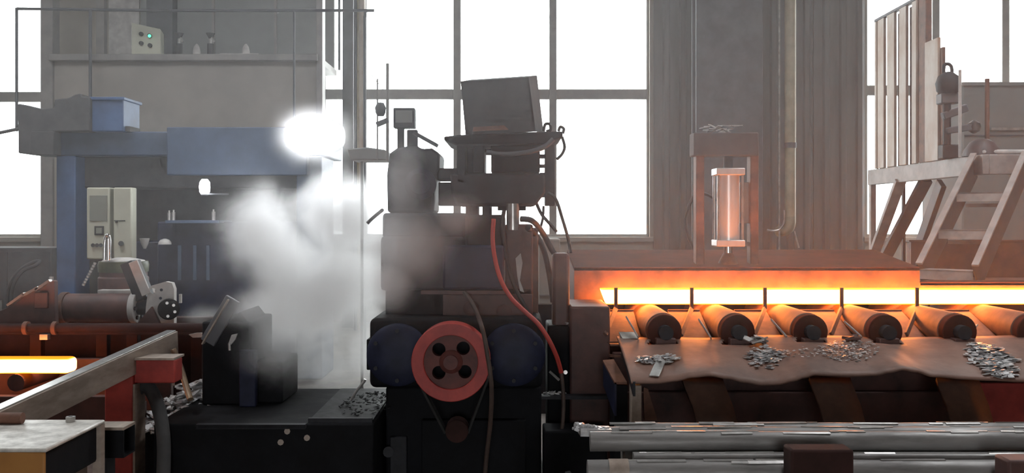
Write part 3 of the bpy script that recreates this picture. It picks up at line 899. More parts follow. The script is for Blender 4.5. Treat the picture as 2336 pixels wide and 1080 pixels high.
# ------------------------------------------------------------------ central machine
MY = 5.4
t = thing('roll_forging_machine', 'tall black forging machine with a red flywheel in the middle', 'machine', (PX(1050, MY), MY + .3, 0))
MB().box(PX(880, MY), PX(1235, MY), MY, MY + .7, 0, PZ(884, MY)).build('base_frame', 'black_machine', t, bevel=.012)
gh = MB().pbox(842, 727, 1238, 887, 5.28, .5).build('gear_housing', 'black_machine', t, bevel=.035, seg=4)
for a in (908, 1172):
    b_ = MB().lathe(P(a, 810, 5.28), [(.175, -.02), (.17, .02), (.15, .035), (.06, .04)], n=36, axis=(0, -1, 0)).build('bearing_boss', 'navy', t)
    for k in range(6):
        an = math.pi / 6 + k * math.pi / 3
        p_ = P(a, 810, 5.28) + Vector((.135 * math.cos(an), -.03, .135 * math.sin(an)))
        MB().cyl(p_, p_ + Vector((0, -.02, 0)), .012, n=6).build('bolt', 'dark_machine', b_)
MB().pbox(836, 775, 846, 845, 5.35, .2).build('side_cap', 'black_machine', t, bevel=.006)
# flywheel
FY = 5.02
fc = P(1028, 828, FY)
R0 = 90 / F * FY
dy = lambda v: Vector((0, v, 0))
fw = MB().ring(fc, fc + dy(.13), R0, R0 * .69, n=56).build('flywheel', 'red_paint', t, bevel=.004)
wb = MB().cyl(fc + dy(.03), fc + dy(.09), R0 * .695, n=56).build('web_disc', 'wheel_web', fw)
ct = MB()
for a, b in ((1000, 800), (1056, 797), (1000, 853), (1060, 851)):
    q = P(a, b, FY)
    ct.cyl(q + dy(-.1), q + dy(.3), 15.5 / F * FY, n=22)
wb_parent = wb.parent
cut(wb, ct)
MB().lathe(fc + dy(.035), [(.062, -.02), (.062, .01), (.04, .025), (.038, .04)], n=28, axis=(0, -1, 0)).build('hub', 'wheel_web', fw)
MB().cyl(fc + dy(0.03), fc + dy(.30), .03, n=18).build('shaft', 'dark_machine', fw)
# small pulley and belt
pc = P(1042, 985, 5.15)
pu = MB().lathe(pc, [(.062, -.10), (.062, -.02), (.05, -.015), (.05, 0), (.06, .005)], n=26, axis=(0, -1, 0)).build('pulley', 'dark_maroon', t)
MB().cyl(pc, pc + dy(.26), .02, n=14).build('pulley_shaft', 'dark_machine', pu)
for sx, px_ in ((-1, 962), (1, 1114)):
    MB().bar(P(px_, 880, 5.12) if sx < 0 else P(px_, 860, 5.12), P(1042 + sx * 26, 985, 5.2), .05, .012, up=(1, 0, 0)).build('belt_run', 'rubber', t)
MB().box(PX(960, 5.3), PX(1200, 5.3), 5.34, 5.4, 0, PZ(960, 5.34)).build('front_plate', 'black_machine', t, bevel=.006)
MB().box(PX(886, 5.3), PX(925, 5.3), 5.36, 5.4, .0, PZ(1000, 5.34)).build('lug', 'dark_machine', t, bevel=.006)
MB().cyl(P(886, 1032, 5.34), P(886, 1032, 5.4), .03, n=12).build('lug_bolt', 'dark_machine', t)
# body
MB().pbox(879, 655, 1215, 727, 5.5, .55).build('body_lower', 'black_machine', t, bevel=.012)
MB().pbox(868, 540, 1062, 664, 5.45, .6).build('body_left', 'dark_machine', t, bevel=.02)
MB().pbox(1010, 560, 1150, 662, 5.40, .5).build('blue_cover', 'navy', t, bevel=.015)
MB().pbox(872, 486, 1062, 545, 5.48, .5).build('body_upper', 'dark_machine', t, bevel=.02)
MB().pbox(1060, 490, 1152, 600, 5.46, .5).build('body_right', 'black_machine', t, bevel=.02)
MB().pbox(960, 664, 1160, 672, 5.40, .1).build('body_ledge', 'maroon', t)
MB().pbox(1010, 672, 1215, 724, 5.46, .06).build('red_panel', 'maroon', t, bevel=.004)
for a, b in ((1075, 703), (1150, 712)):
    MB().lathe(P(a, b, 5.46), [(.045, -.01), (.045, .02), (.02, .03)], n=20, axis=(0, -1, 0)).build('panel_boss', 'maroon', t)
# rusty column right
MB().pbox(1152, 512, 1216, 730, 5.5, .2).build('rear_column', 'maroon', t, bevel=.012)
MB().pbox(1205, 520, 1228, 730, 5.62, .1).build('rear_column_edge', 'rust', t, bevel=.006)
MB().cyl(P(1170, 465, 5.52), P(1170, 525, 5.52), .037, n=22).build('steel_tube', 'bright_steel', t)
MB().pp([(1176, 590), (1188, 578), (1192, 600), (1186, 640), (1196, 668), (1186, 664), (1180, 630)], 5.49, .012).build('chipped_paint', 'white_dust', t)
# upper left gearbox
MB().pp([(888, 350), (905, 338), (948, 330), (962, 340), (985, 338), (1003, 350), (1002, 385), (990, 420), (990, 486), (884, 486), (882, 400)], 5.55, .4).build('gearbox', 'dark_machine', t, bevel=.015)
MB().pbox(998, 384, 1048, 412, 5.6, .2).build('link_block', 'dark_machine', t, bevel=.006)
MB().pbox(1000, 404, 1050, 408, 5.55, .1).build('link_rod', 'dark_machine', t)
MB().pbox(1000, 416, 1050, 470, 5.65, .1).build('link_block', 'dark_machine', t, bevel=.006)
MB().lathe(P(960, 420, 5.55), [(.09, -.02), (.09, .03), (.06, .06)], n=26, axis=(0, -1, 0)).build('gearbox_cover', 'navy', t)
# gauge on the gearbox
gb = MB().pbox(897, 246, 946, 292, 5.6, .09).build('gauge_box', 'dark_machine', t, bevel=.006)
MB().pbox(902, 252, 940, 280, 5.595, .006).build('gauge_face', 'tank_grey', gb)
MB().pbox(906, 292, 921, 342, 5.62, .05).build('stalk', 'dark_machine', t, bevel=.004)
MB().pbox(928, 296, 952, 345, 5.62, .06).build('stalk', 'dark_machine', t, bevel=.006)
MB().bar(P(944, 303, 5.62), P(998, 333, 5.58), .022, .03, up=(0, 1, 0)).build('hand_lever', 'dark_machine', t, bevel=.004)
# top right block
MB().pbox(1042, 312, 1062, 420, 5.5, .5).build('cheek', 'dark_machine', t, bevel=.008)
MB().pbox(1080, 325, 1105, 395, 5.5, .45).build('cheek', 'dark_machine', t, bevel=.008)
MB().pbox(1120, 330, 1232, 395, 5.5, .45).build('upper_block', 'black_machine', t, bevel=.01)
MB().pbox(1062, 330, 1080, 395, 5.7, .2).build('filler', 'dark_machine', t)
MB().pbox(1105, 340, 1120, 347, 5.6, .3).build('spacer', 'dark_machine', t)
MB().pp([(1026, 395), (1242, 395), (1244, 440), (1222, 470), (1040, 470), (1030, 440)], 5.5, .5).build('crosshead', 'dark_machine', t, bevel=.015)
MB().pbox(1062, 470, 1090, 490, 5.6, .3).build('guide_pin', 'black_machine', t)
MB().pbox(1100, 470, 1120, 490, 5.6, .3).build('guide_pin', 'black_machine', t)
MB().pbox(1135, 462, 1200, 480, 5.56, .3).build('guide_pin', 'black_machine', t)
MB().pbox(905, 484, 930, 492, 5.6, .3).build('guide_pin', 'black_machine', t)
MB().pp([(1012, 312), (1045, 308), (1240, 300), (1284, 300), (1284, 312), (1240, 330), (1042, 332), (1014, 322)], 5.45, .55).build('tray', 'black_machine', t, bevel=.008)
MB().pbox(1243, 330, 1266, 470, 5.8, .1).build('rear_post', 'dark_machine', t, bevel=.006)
MB().pbox(1232, 352, 1243, 360, 5.8, .1).build('post_clip', 'dark_machine', t)
MB().pbox(1232, 375, 1243, 382, 5.8, .1).build('post_clip', 'dark_machine', t)
MB().pbox(1232, 394, 1243, 450, 5.7, .15).build('post_clip', 'dark_machine', t)
# hood with folded right side
hd = MB().pp([(1051, 186), (1206, 176), (1214, 230), (1222, 300), (1062, 310)], 5.5, .02).build('hood', 'dusty_dark', t, bevel=.004)
MB().prism([P(1206, 176, 5.5), P(1225, 172, 5.85), P(1240, 302, 5.85), P(1222, 300, 5.5)], (-.012, 0, 0)).build('hood_side', 'dusty_dark', t)
MB().prism([P(1051, 186, 5.5), P(1206, 176, 5.5), P(1225, 172, 5.85), P(1072, 182, 5.85)], (0, 0, -.012)).build('hood_top', 'dusty_dark', t)
MB().prism([P(1051, 186, 5.5), P(1072, 182, 5.85), P(1080, 306, 5.85), P(1062, 310, 5.5)], (.012, 0, 0)).build('hood_side', 'dusty_dark', t)
MB().prism([P(1080, 290, 5.49), P(1150, 286, 5.49), P(1160, 296, 5.47), P(1078, 300, 5.47)], (0, .01, 0)).build('hood_lip', 'rust', t)

# hoses around the machine
tag(MB().tube([P(1126, 500, 5.38), P(1124, 545, 5.36), P(1129, 590, 5.33), P(1143, 640, 5.3), P(1166, 680, 5.28), P(1198, 712, 5.25), P(1228, 740, 5.24), P(1252, 776, 5.24), P(1270, 815, 5.26), P(1280, 850, 5.3)], .0125, n=12).build('red_hose', 'red_hose'), 'bright red rubber hose curving down the front of the black machine', 'hose')
tag(MB().tube([P(1280, 850, 5.3), P(1285, 900, 5.3), P(1284, 960, 5.28), P(1278, 1010, 5.25), P(1276, 1110, 5.2)], .011, n=10).build('lower_hose', 'brown_hose'), 'thin brown hose hanging below the red hose', 'hose')
tag(MB().tube([P(1060, 668, 5.40), P(1072, 684, 5.3), P(1086, 710, 5.22), P(1097, 740, 5.0), P(1105, 770, 4.98), P(1112, 810, 4.97), P(1121, 880, 4.98), P(1119, 960, 5.05), P(1110, 1040, 5.12), P(1104, 1110, 5.15)], .012, n=10).build('brown_hose', 'brown_hose'), 'brown hose hanging beside the red flywheel', 'hose')
for pts, r, m_, la in (
        ([(1150, 480), (1146, 520), (1156, 590), (1172, 650), (1192, 690), (1206, 715)], .012, 'rubber', 'black hose running down beside the red hose on the machine body'),
        ([(1188, 500), (1215, 505), (1240, 535), (1262, 575), (1284, 600), (1292, 640)], .017, 'rubber', 'thick black hose arching from the steel tube to the right'),
        ([(1204, 520), (1228, 545), (1243, 580), (1254, 630), (1262, 690)], .017, 'rubber', 'thick black hose dropping past the pale wall behind the machine'),
        ([(1250, 440), (1268, 455), (1283, 500), (1296, 545), (1302, 578)], .010, 'rubber', 'thin black hose crossing the window edge right of the crosshead'),
        ([(1222, 460), (1236, 490), (1258, 515), (1270, 530)], .010, 'rubber', 'short black hose under the crosshead corner'),
        ([(1240, 470), (1238, 500), (1230, 530)], .008, 'rubber', 'thin black wire hanging under the crosshead corner'),
        ([(1282, 312), (1288, 335), (1282, 352), (1270, 364)], .009, 'rubber', 'black hose loop at the tip of the machine tray'),
        ([(1284, 305), (1286, 294), (1278, 290), (1274, 300)], .009, 'rubber', 'small black hook standing on the right tray tip'),
        ([(1240, 300), (1244, 284), (1254, 284), (1256, 296), (1246, 300)], .009, 'rubber', 'small black ring standing beside the tray hook')):
    tag(MB().tube([P(a, b, 5.72 if a > 1215 else 5.46) for a, b in pts], r, n=10).build('black_hose', m_), la, 'hose')
tag(MB().tube([P(1262, 318, 5.43), P(1240, 336, 5.42), P(1200, 348, 5.42), P(1150, 352, 5.43), P(1110, 348, 5.44)], .014, n=10).build('grey_cable', 'column_grey'), 'grey cable drooping across the front of the machine tray', 'cable')
# thin rods left of the gauge
t = thing('rod_stand', 'pair of thin steel rods with a small valve left of the gauge box', 'rods', P(872, 365, 5.75))
for k, (a, b0, b1) in enumerate(((861, 180, 345), (884, 145, 345))):
    MB().cyl(P(a, b0, 5.75), P(a, b1 + 20, 5.75), .005 + .004 * k, n=8).build('rod', 'frame_alu', t)
MB().lathe(P(868, 250, 5.75), [(.02, -.04), (.03, -.02), (.034, .01), (.02, .04)], n=14).build('valve', 'column_grey', t)
MB().bar(P(859, 285, 5.75), P(886, 274, 5.75), .02, .03).build('clamp', 'column_grey', t)
MB().bar(P(845, 168, 5.75), P(880, 212, 5.75), .004, .004).build('wire', 'frame_alu', t)
# pale bracket between booth and gearbox (seen above the steam)
t = thing('pipe_bracket', 'grey ducting bracket behind the rods at the window edge', 'duct', P(850, 365, 6.8))
MB().pp([(790, 340), (838, 336), (880, 342), (884, 366), (800, 366)], 6.8, .3).build('duct', 'tank_grey', t, bevel=.01)
MB().box(PX(815, 6.8), PX(821, 6.8), 6.95, 6.97, 0, PZ(366, 6.8)).build('support', 'tank_grey', t)
tag(MB().tube([P(838, 510, 6.3), P(848, 500, 6.3), P(862, 488, 6.2), P(872, 480, 6.0)], .012, n=8).build('small_hose', 'rubber'), 'short dark hose at the left edge of the machine body', 'hose')

# ------------------------------------------------------------------ right of the machine
t = thing('end_guard', 'dark maroon guard box between the machine and the roller line', 'guard', (PX(1340, 5.6), 5.7, 0))
MB().box(PX(1300, 5.5), PX(1392, 5.5), 5.5, 6.0, 0, PZ(700, 5.5)).build('case', 'maroon', t, bevel=.012)
MB().box(PX(1250, 5.5), PX(1300, 5.5), 5.56, 5.9, 0, PZ(746, 5.5)).build('side_case', 'black_machine', t, bevel=.012)
MB().box(PX(1262, 5.5), PX(1302, 5.5), 5.6, 5.72, PZ(760, 5.5), PZ(580, 5.5)).build('riser', 'maroon', t, bevel=.02)
MB().pbox(1236, 905, 1392, 912, 5.42, .08).build('lower_rail', 'dark_machine', t)
MB().box(PX(1240, 5.2), PX(1385, 5.2), 5.2, 5.42, 0, PZ(985, 5.2)).build('toe_box', 'black_machine', t, bevel=.01)
heap('bright_chips', PX(1305, 5.6), 5.62, PZ(746, 5.5), .05, .05, .02, 26, .008, .022, 'scrap', 'bright metal chips on top of the dark guard box', 'metal chips', 21)
heap('floor_chips', PX(1265, 5.5), 5.50, PZ(905, 5.42), .07, .03, .01, 14, .008, .02, 'scrap', 'bright metal chips along the rail of the dark guard', 'metal chips', 22)
tag(MB().bar(P(1254, 848, 5.5), P(1276, 868, 5.48), .01, .012).build('bright_pin', 'bright_steel'), 'bright pin lying against the black side case', 'pin')
MB().cyl(P(1290, 850, 5.53), P(1290, 850, 5.56), .012, n=10).build('bolt', 'bright_steel', t)
t = thing('pale_cabinet', 'pale grey cabinet seen behind the black hoses', 'cabinet', (PX(1253, 7.4), 7.5, 0))
MB().pbox(1228, 545, 1278, 696, 7.4, .3).build('case', 'wall_paint', t, bevel=.01)
MB().pbox(1230, 672, 1277, 675, 7.39, .01).build('seam', 'frame_alu', t)
MB().box(PX(1228, 7.4), PX(1278, 7.4), 7.42, 7.68, 0, PZ(696, 7.4)).build('plinth', 'dark_machine', t)

# ------------------------------------------------------------------ right roller line
BYR = 5.95
bz0, bz1 = PZ(695, BYR), PZ(660, BYR)
t = thing('hot_bar', 'long glowing white-hot steel bar lying on the right roller line', 'steel bar', (2.5, BYR, bz0))
pr = [Vector((PX(1384, BYR), BYR, bz0)), Vector((6.0, BYR, bz0)), Vector((6.0, BYR, bz1)), Vector((PX(1371, BYR), BYR, bz1))]
MB().prism(pr, (0, .095, 0)).build('bar', 'hot_steel', t, bevel=.004)

conv = thing('roller_conveyor', 'long rusty roller conveyor carrying the white-hot bar', 'conveyor', (3.0, 6.3, 0))
# rollers
RX = [PX(p, 5.35) for p in (1348, 1517, 1684, 1851, 2022, 2192, 2362)]
rz = bz0 - .1005
def roller(x):
    t_ = MB().cyl((x, 5.42, rz), (x, 6.5, rz), .1, n=32).build('roller', 'rust', conv, bevel=.006)
    MB().cyl((x, 5.36, rz), (x, 5.42, rz), .096, n=28).build('end_collar', 'soot_red', t_, bevel=.005)
    MB().cyl((x, 5.30, rz), (x, 5.36, rz), .04, n=20).build('journal', 'dark_machine', t_)
    MB().box(x - .055, x + .055, 5.30, 5.38, rz - .2, rz - .03).build('bearing_block', 'maroon', t_, bevel=.006)


for x in RX[1:]:
    roller(x)
for xa_, xb_ in zip(RX[:-1], RX[1:]):
    MB().prism([Vector((xa_ + .106, 5.90, .935)), Vector((xb_ - .106, 5.90, .935)), Vector((xb_ - .106, 5.50, .80)), Vector((xa_ + .106, 5.50, .80))], (0, 0, -.008)).build('chute_plate', 'rust', conv)
    MB().box(xa_ + .106, xb_ - .106, 5.90, 5.912, .62, .945).build('scale_plate', 'rust', conv)

# side guides in front of the hot bar
t = conv
xl = PX(1310, 6.12)
WYR = 6.12
zc0 = PZ(612, WYR)
xc = PX(2098, WYR)
MB().box(xl, xc, WYR, WYR + .03, bz0 + .008, zc0).build('back_wall', 'rust', t)
MB().box(xc, 6, WYR, WYR + .03, bz0 + .008, PZ(646, WYR)).build('back_wall', 'rust', t)
# sloping cover behind the back wall
def cover(x0_, x1_, ya, za_, yb, zb_, nm='cover'):
    MB().prism([Vector((x0_, ya, za_)), Vector((x1_, ya, za_)), Vector((x1_, yb, zb_)), Vector((x0_, yb, zb_))], (0, 0, -.02)).build(nm, 'soot_red', t)


cover(xl, xc, WYR, zc0 + .004, 6.9, PZ(570, 6.9))
cover(xc + .004, 6, WYR, PZ(646, WYR) + .004, 6.9, PZ(640, 6.9))
MB().prism([Vector((xc, WYR + .04, .6)), Vector((xc, 6.86, .6)), Vector((xc, 6.86, PZ(574, 6.9) - .03)), Vector((xc, WYR + .04, zc0 - .03))], (-.02, 0, 0)).build('end_plate', 'maroon', t)
MB().box(xl, xc, 6.88, 6.92, 0, PZ(574, 6.9)).build('rear_plate', 'maroon', t)
MB().prism([Vector((xl, WYR + .04, .6)), Vector((xl, 6.86, .6)), Vector((xl, 6.86, PZ(574, 6.9) - .03)), Vector((xl, WYR + .04, zc0 - .03))], (.02, 0, 0)).build('end_plate', 'maroon', t)
MB().box(PX(1392, 5.5), 6, 6.52, 6.60, 0, rz - .02).build('rear_beam', 'maroon', t, bevel=.005)
MB().box(PX(1400, 5.42), 6, 5.42, 5.5, .36, rz - .13).build('front_beam', 'maroon', t, bevel=.005)
MB().box(PX(1400, 5.42), 6, 5.9, 6.52, .55, .58).build('drip_floor', 'maroon', t)
for k in range(5):
    MB().box(.62 + k * .95, .74 + k * .95, 5.43, 5.49, 0, .36).build('leg', 'maroon', t, bevel=.004)
    MB().box(.62 + k * .95, .74 + k * .95, 6.53, 6.59, 0, .4).build('leg', 'maroon', t, bevel=.004)
GX = [1405, 1578, 1745, 1920, 2092]
for i, p in enumerate(GX):
    w_ = .022
    yy = 5.88
    g_ = MB().bar(P(p, 657, yy), P(p, 706, yy), w_, .014, up=(0, 1, 0)).build('guide_finger', 'rust', conv, bevel=.002)
    MB().bar(P(p, 704, yy), P(p - 24, 764, 5.47), w_ * 1.2, .014, up=(0, 1, 0)).build('guide_arm', 'rust', g_, bevel=.002)
# slanted edge plates between the rollers
for i, (a, b, c_, d) in enumerate(((1429, 724, 1456, 770), (1594, 730, 1622, 772), (1759, 730, 1795, 770), (1926, 735, 1966, 770), (2226, 742, 2208, 772))):
    MB().bar(P(a, b, 5.44), P(c_, d, 5.36), .008, .03, up=(0, 1, 0)).build('edge_plate', 'bright_steel', conv, bevel=.001)
MB().box(2.55, 3.3, 5.28, 5.31, 0, .60).build('kick_panel', 'red_paint', conv, bevel=.005)  # red panel imitates the red light falling under the apron
MB().box(.62, 2.54, 5.28, 5.31, 0, .55).build('kick_panel', 'maroon', conv, bevel=.005)

# wavy rusty apron plate
def apron():
    fe = [(1440, 871), (1500, 872), (1540, 868), (1580, 860), (1620, 856), (1660, 862), (1700, 870), (1740, 876), (1775, 875), (1810, 868), (1835, 860), (1860, 853), (1900, 854), (1960, 856), (2000, 855), (2030, 848), (2060, 841), (2090, 846), (2130, 858), (2200, 862), (2260, 864), (2336, 869), (2420, 868), (2600, 866)]
    YF_, YB_ = 4.75, 5.40
    def fz(x):
        p = x / YF_ * F + CX
        for k in range(len(fe) - 1):
            if fe[k][0] <= p <= fe[k + 1][0]:
                q = (p - fe[k][0]) / (fe[k + 1][0] - fe[k][0])
                q = q * q * (3 - 2 * q)
                return PZ(fe[k][1] + (fe[k + 1][1] - fe[k][1]) * q, YF_)
        return PZ(868, YF_)
    nx, ny = 190, 14
    x0_, x1_ = PX(1440, YF_), 3.25
    m_ = MB()
    vs_, fs = [], []
    for j in range(ny + 1):
        v = j / ny
        for i in range(nx + 1):
            x = x0_ + (x1_ - x0_) * i / nx
            zf = fz(x)
            zbk = PZ(768, YB_) + .006 * math.sin(x * 5)
            w_ = v ** .8
            z = zf * (1 - w_) + zbk * w_ + .006 * noise.noise(Vector((x * 4, v * 3, 1.7)))
            vs_.append((x, YF_ + (YB_ - YF_) * v, z))
    for j in range(ny):
        for i in range(nx):
            xm = x0_ + (x1_ - x0_) * (i + .5) / nx
            if j >= ny - 3 and any(abs(xm - rx_ + .02) < .085 - .01 * (j - ny + 3) for rx_ in RX[1:5]):
                continue
            a = j * (nx + 1) + i
            fs.append((a, a + 1, a + nx + 2, a + nx + 1))
    m_.add(vs_, fs)
    t_ = thing('apron_plate', 'wavy rusty apron plate with scale flakes in front of the rollers', 'plate', (2.0, 4.75, .68))
    o = m_.build('sheet', 'rust_plate', t_)
    sd = o.modifiers.new('thickness', 'SOLIDIFY'); sd.thickness = .010; sd.offset = -1
    MB().prism([P(1412, 758, 5.42), P(1446, 758, 5.42), P(1460, 778, 5.36), P(1424, 780, 5.34)], (0, 0, -.015)).build('corner_patch', 'worn_top', t_)
    MB().prism([P(1416, 768, 5.40), P(1444, 872, 4.75), P(1444, 905, 4.75), P(1416, 800, 5.40)], (.012, 0, 0)).build('end_flange', 'dark_machine', t_)
    return t_, fz


ap, apfz = apron()
# apron supports
for i, (a, b) in enumerate(((1556, 1644), (1846, 1936), (2136, 2228))):
    prof = [(0, 862, 5.05), (6, 880, 5.0), (24, 925, 4.92), (40, 985, 4.82), (50, 1050, 4.78)]
    vs_ = [P(a + dx, y, Yq) for dx, y, Yq in prof] + [P(b + dx + 4, y, Yq) for dx, y, Yq in prof]
    m_ = MB(); k = len(prof)
    m_.add(vs_, [(q, q + 1, k + q + 1, k + q) for q in range(k - 1)])
    o = m_.build('strut', 'rust_plate', ap)
    sd = o.modifiers.new('thickness', 'SOLIDIFY'); sd.thickness = .02
    MB().box(PX(a + 50, 4.8), PX(b + 50, 4.8), 4.76, 4.95, 0, PZ(1050, 4.78) + .02).build('strut_foot', 'maroon', o)
lg = MB().box(PX(1440, 4.85), PX(1464, 4.85), 4.85, 4.93, 0, PZ(880, 4.85)).build('leg', 'beam_steel', ap, bevel=.004)
MB().prism([P(1468, 884, 4.88), P(1478, 888, 4.88), P(1500, 960, 4.88), P(1470, 960, 4.88)], (0, .02, 0)).build('gusset', 'rust', lg)
t = thing('end_bracket', 'rusty angle bracket stepping down left of the apron plate', 'bracket', P(1410, 876, 5.0))
MB().prism([P(1375, 822, 5.2), P(1400, 820, 5.2), P(1430, 872, 4.95), P(1402, 872, 4.95)], (0, 0, -.012)).build('top', 'rust', t)
MB().prism([P(1376, 826, 5.2), P(1402, 874, 4.95), P(1402, 950, 4.95), P(1376, 880, 5.2)], (.01, 0, 0)).build('cheek', 'navy', t)
MB().box(PX(1402, 4.95), PX(1432, 4.95), 4.955, 5.2, 0, PZ(880, 4.95)).build('leg', 'black_machine', t)
for b in (786, 812):
    MB().pbox(1392, b, 1416, b + 4, 5.4, .06).build('rung', 'rust', t)

# flakes of scale on the apron
def flakes(name, cpx, cpy, rx, ry, n, smin, smax, mt, label, seed, tilt=.25, skew=0.0):
    rnd = random.Random(seed)
    m_ = MB()
    k = 0
    while k < n:
        a, q = rnd.uniform(0, 6.283), rnd.random() ** .6
        dx, dyy = math.cos(a) * q, math.sin(a) * q
        px_, py_ = cpx + dx * rx + skew * dyy * rx, cpy + dyy * ry
        # depth on the sloping plate from the picture row
        v = max(.02, min(.93, (872 - py_) / 108.0))
        Y_ = 4.75 + .65 * v
        x = PX(px_, Y_)
        zf = apfz(x)
        w_ = v ** .8
        z = zf * (1 - w_) + PZ(768, 5.4) * w_ + .006 * noise.noise(Vector((x * 4, v * 3, 1.7))) + .004
        s_ = rnd.uniform(smin, smax)
        rt = Matrix.Rotation(rnd.uniform(0, 6.28), 3, 'Z') @ Matrix.Rotation(rnd.uniform(-tilt, tilt), 3, 'X') @ Matrix.Rotation(rnd.uniform(-tilt, tilt), 3, 'Y')
        m_.obox((x, Y_, z + rnd.uniform(0, .012)), s_ * rnd.uniform(1, 2.2), s_, .002, rt)
        k += 1
    return tag(m_.build(name, mt, smooth=False), label, 'scale flakes', kind='stuff')


flakes('scale_flakes', 1500, 832, 48, 10, 130, .008, .022, 'scrap', 'grey scale flakes at the left end of the apron', 31)
flakes('scale_flakes', 1745, 822, 42, 26, 190, .006, .024, 'scrap', 'grey scale flakes below the crumpled foil on the apron', 32)
flakes('scale_flakes', 1935, 816, 70, 30, 330, .003, .011, 'scrap', 'fine sprinkling of tiny scale crumbs beside the rusty lump', 33)
flakes('scale_flakes', 2262, 832, 52, 44, 360, .010, .032, 'scrap', 'thick spread of large shiny scale flakes at the far end of the apron', 34, skew=.5)
flakes('scale_flakes', 1830, 822, 50, 16, 40, .004, .012, 'scrap', 'sparse scale crumbs in the dip of the apron', 35)


def on_apron(px_, py_):
    v = max(.02, min(.93, (872 - py_) / 108.0))
    Y_ = 4.75 + .65 * v
    x = PX(px_, Y_)
    w_ = v ** .8
    return Vector((x, Y_, apfz(x) * (1 - w_) + PZ(768, 5.4) * w_ + .008))


a, b = on_apron(1492, 866), on_apron(1508, 836)
tag(MB().bar(a, b, .05, .006).build('scrap_plate', 'bright_steel', bevel=.002), 'long pale scrap plate on the left end of the apron', 'scrap')
cf = on_apron(1722, 788)
m_ = MB()
rnd = random.Random(5)
for k in range(7):
    rt = Matrix.Rotation(rnd.uniform(-.6, .6), 3, 'Z') @ Matrix.Rotation(rnd.uniform(-.5, .5), 3, 'Y') @ Matrix.Rotation(rnd.uniform(-.4, .6), 3, 'X')
    m_.obox(cf + Vector((rnd.uniform(-.035, .04), rnd.uniform(-.02, .03), .014 + .01 * rnd.random())), .07, .045, .006, rt)
tag(m_.build('crumpled_foil', 'bright_steel', smooth=False), 'crumpled pale metal foil lump on the apron', 'foil')
cf = on_apron(1945, 780)
m_ = MB()
for k in range(5):
    rt = Matrix.Rotation(rnd.uniform(-1, 1), 3, 'Z') @ Matrix.Rotation(rnd.uniform(-.5, .5), 3, 'Y')
    m_.obox(cf + Vector((rnd.uniform(-.03, .03), rnd.uniform(-.02, .02), .006)), .05, .03, .014, rt)
tag(m_.build('rusty_lump', 'maroon', smooth=False), 'dark rusty lump of scale on the apron', 'scale lump')

# pneumatic cylinder stand
PY = 6.24
t = thing('cylinder_stand', 'rusty steel portal stand holding the pale air cylinder', 'stand', (PX(1660, PY), PY, PZ(618, PY)))
for a in (1588, 1712):
    MB().pbox(a, 354, a + 19, 616, PY, .10).build('post', 'rust', t, bevel=.006)
    MB().pbox(a - 5, 606, a + 24, 617, PY - .02, .14).build('post_foot', 'rust', t, bevel=.004)
MB().pbox(1583, 302, 1731, 356, PY - .02, .16).build('crossbeam', 'dusty_dark', t, bevel=.008)
MB().pbox(1436, 616, 1746, 622, PY - .06, .3).build('base_plate', 'rust', t, bevel=.003)
for a, b in ((1600, 606), (1622, 610), (1700, 608), (1520, 610)):
    MB().cyl(P(a, b + 6, PY + .01), P(a, b - 3, PY + .01), .018, n=8).build('bolt', 'rust', t)
t = thing('air_cylinder', 'pale aluminium air cylinder hanging upright in the portal stand', 'cylinder', (PX(1661, PY + .06), PY + .06, PZ(600, PY)))
cx_ = PX(1661, PY + .05); yy = PY + .05
MB().cyl((cx_, yy, PZ(550, PY)), (cx_, yy, PZ(400, PY)), .072, n=32).build('barrel', 'aluminium', t)
MB().box(cx_ - .092, cx_ + .092, yy - .085, yy + .085, PZ(400, PY), PZ(384, PY)).build('top_cap', 'aluminium', t, bevel=.006)
MB().box(cx_ - .092, cx_ + .092, yy - .085, yy + .085, PZ(563, PY), PZ(548, PY)).build('bottom_cap', 'aluminium', t, bevel=.006)
for sx in (-1, 1):
    for sy in (-1, 1):
        MB().cyl((cx_ + sx * .078, yy + sy * .072, PZ(550, PY)), (cx_ + sx * .078, yy + sy * .072, PZ(400, PY)), .008, n=8).build('tie_rod', 'bright_steel', t)
MB().cyl((cx_, yy, PZ(384, PY)), (cx_, yy, PZ(356, PY)), .03, n=16).build('top_mount', 'dark_machine', t)
MB().cyl((cx_, yy, PZ(580, PY)), (cx_, yy, PZ(563, PY)), .028, n=18).build('piston_rod', 'chrome', t)
MB().cyl((cx_, yy, PZ(616, PY)), (cx_, yy, PZ(578, PY)), .085, .03, n=24).build('cone_foot', 'rust', t)
MB().pbox(1688, 416, 1709, 510, PY + .05, .03).build('valve_plate', 'frame_alu', t, bevel=.004)
for b in (436, 462, 490):
    MB().cyl(P(1709, b, PY + .06), P(1714, b, PY + .06), .018, n=10).build('valve_port', 'frame_alu', t)
MB().pbox(1690, 552, 1710, 562, PY + .05, .03).build('side_tab', 'frame_alu', t)
tag(MB().tube([P(1700, 500, PY + .2), P(1600, 440, PY + .2), P(1566, 490, PY + .2), P(1570, 540, PY + .2), P(1600, 600, PY + .2)], .010, n=8).build('air_hose', 'rubber'), 'dark air hose looping left of the cylinder stand', 'hose')
m_ = MB()
rnd = random.Random(9)
for k in range(16):
    rt = Matrix.Rotation(rnd.uniform(0, 6), 3, 'Z') @ Matrix.Rotation(rnd.uniform(-.6, .6), 3, 'Y')
    m_.obox(P(rnd.uniform(1604, 1690), rnd.uniform(286, 300), PY + .05), .06, .04, .006, rt)
tag(m_.build('plastic_film', 'white_dust', smooth=False), 'crumpled grey film scrap on top of the cylinder stand', 'film')

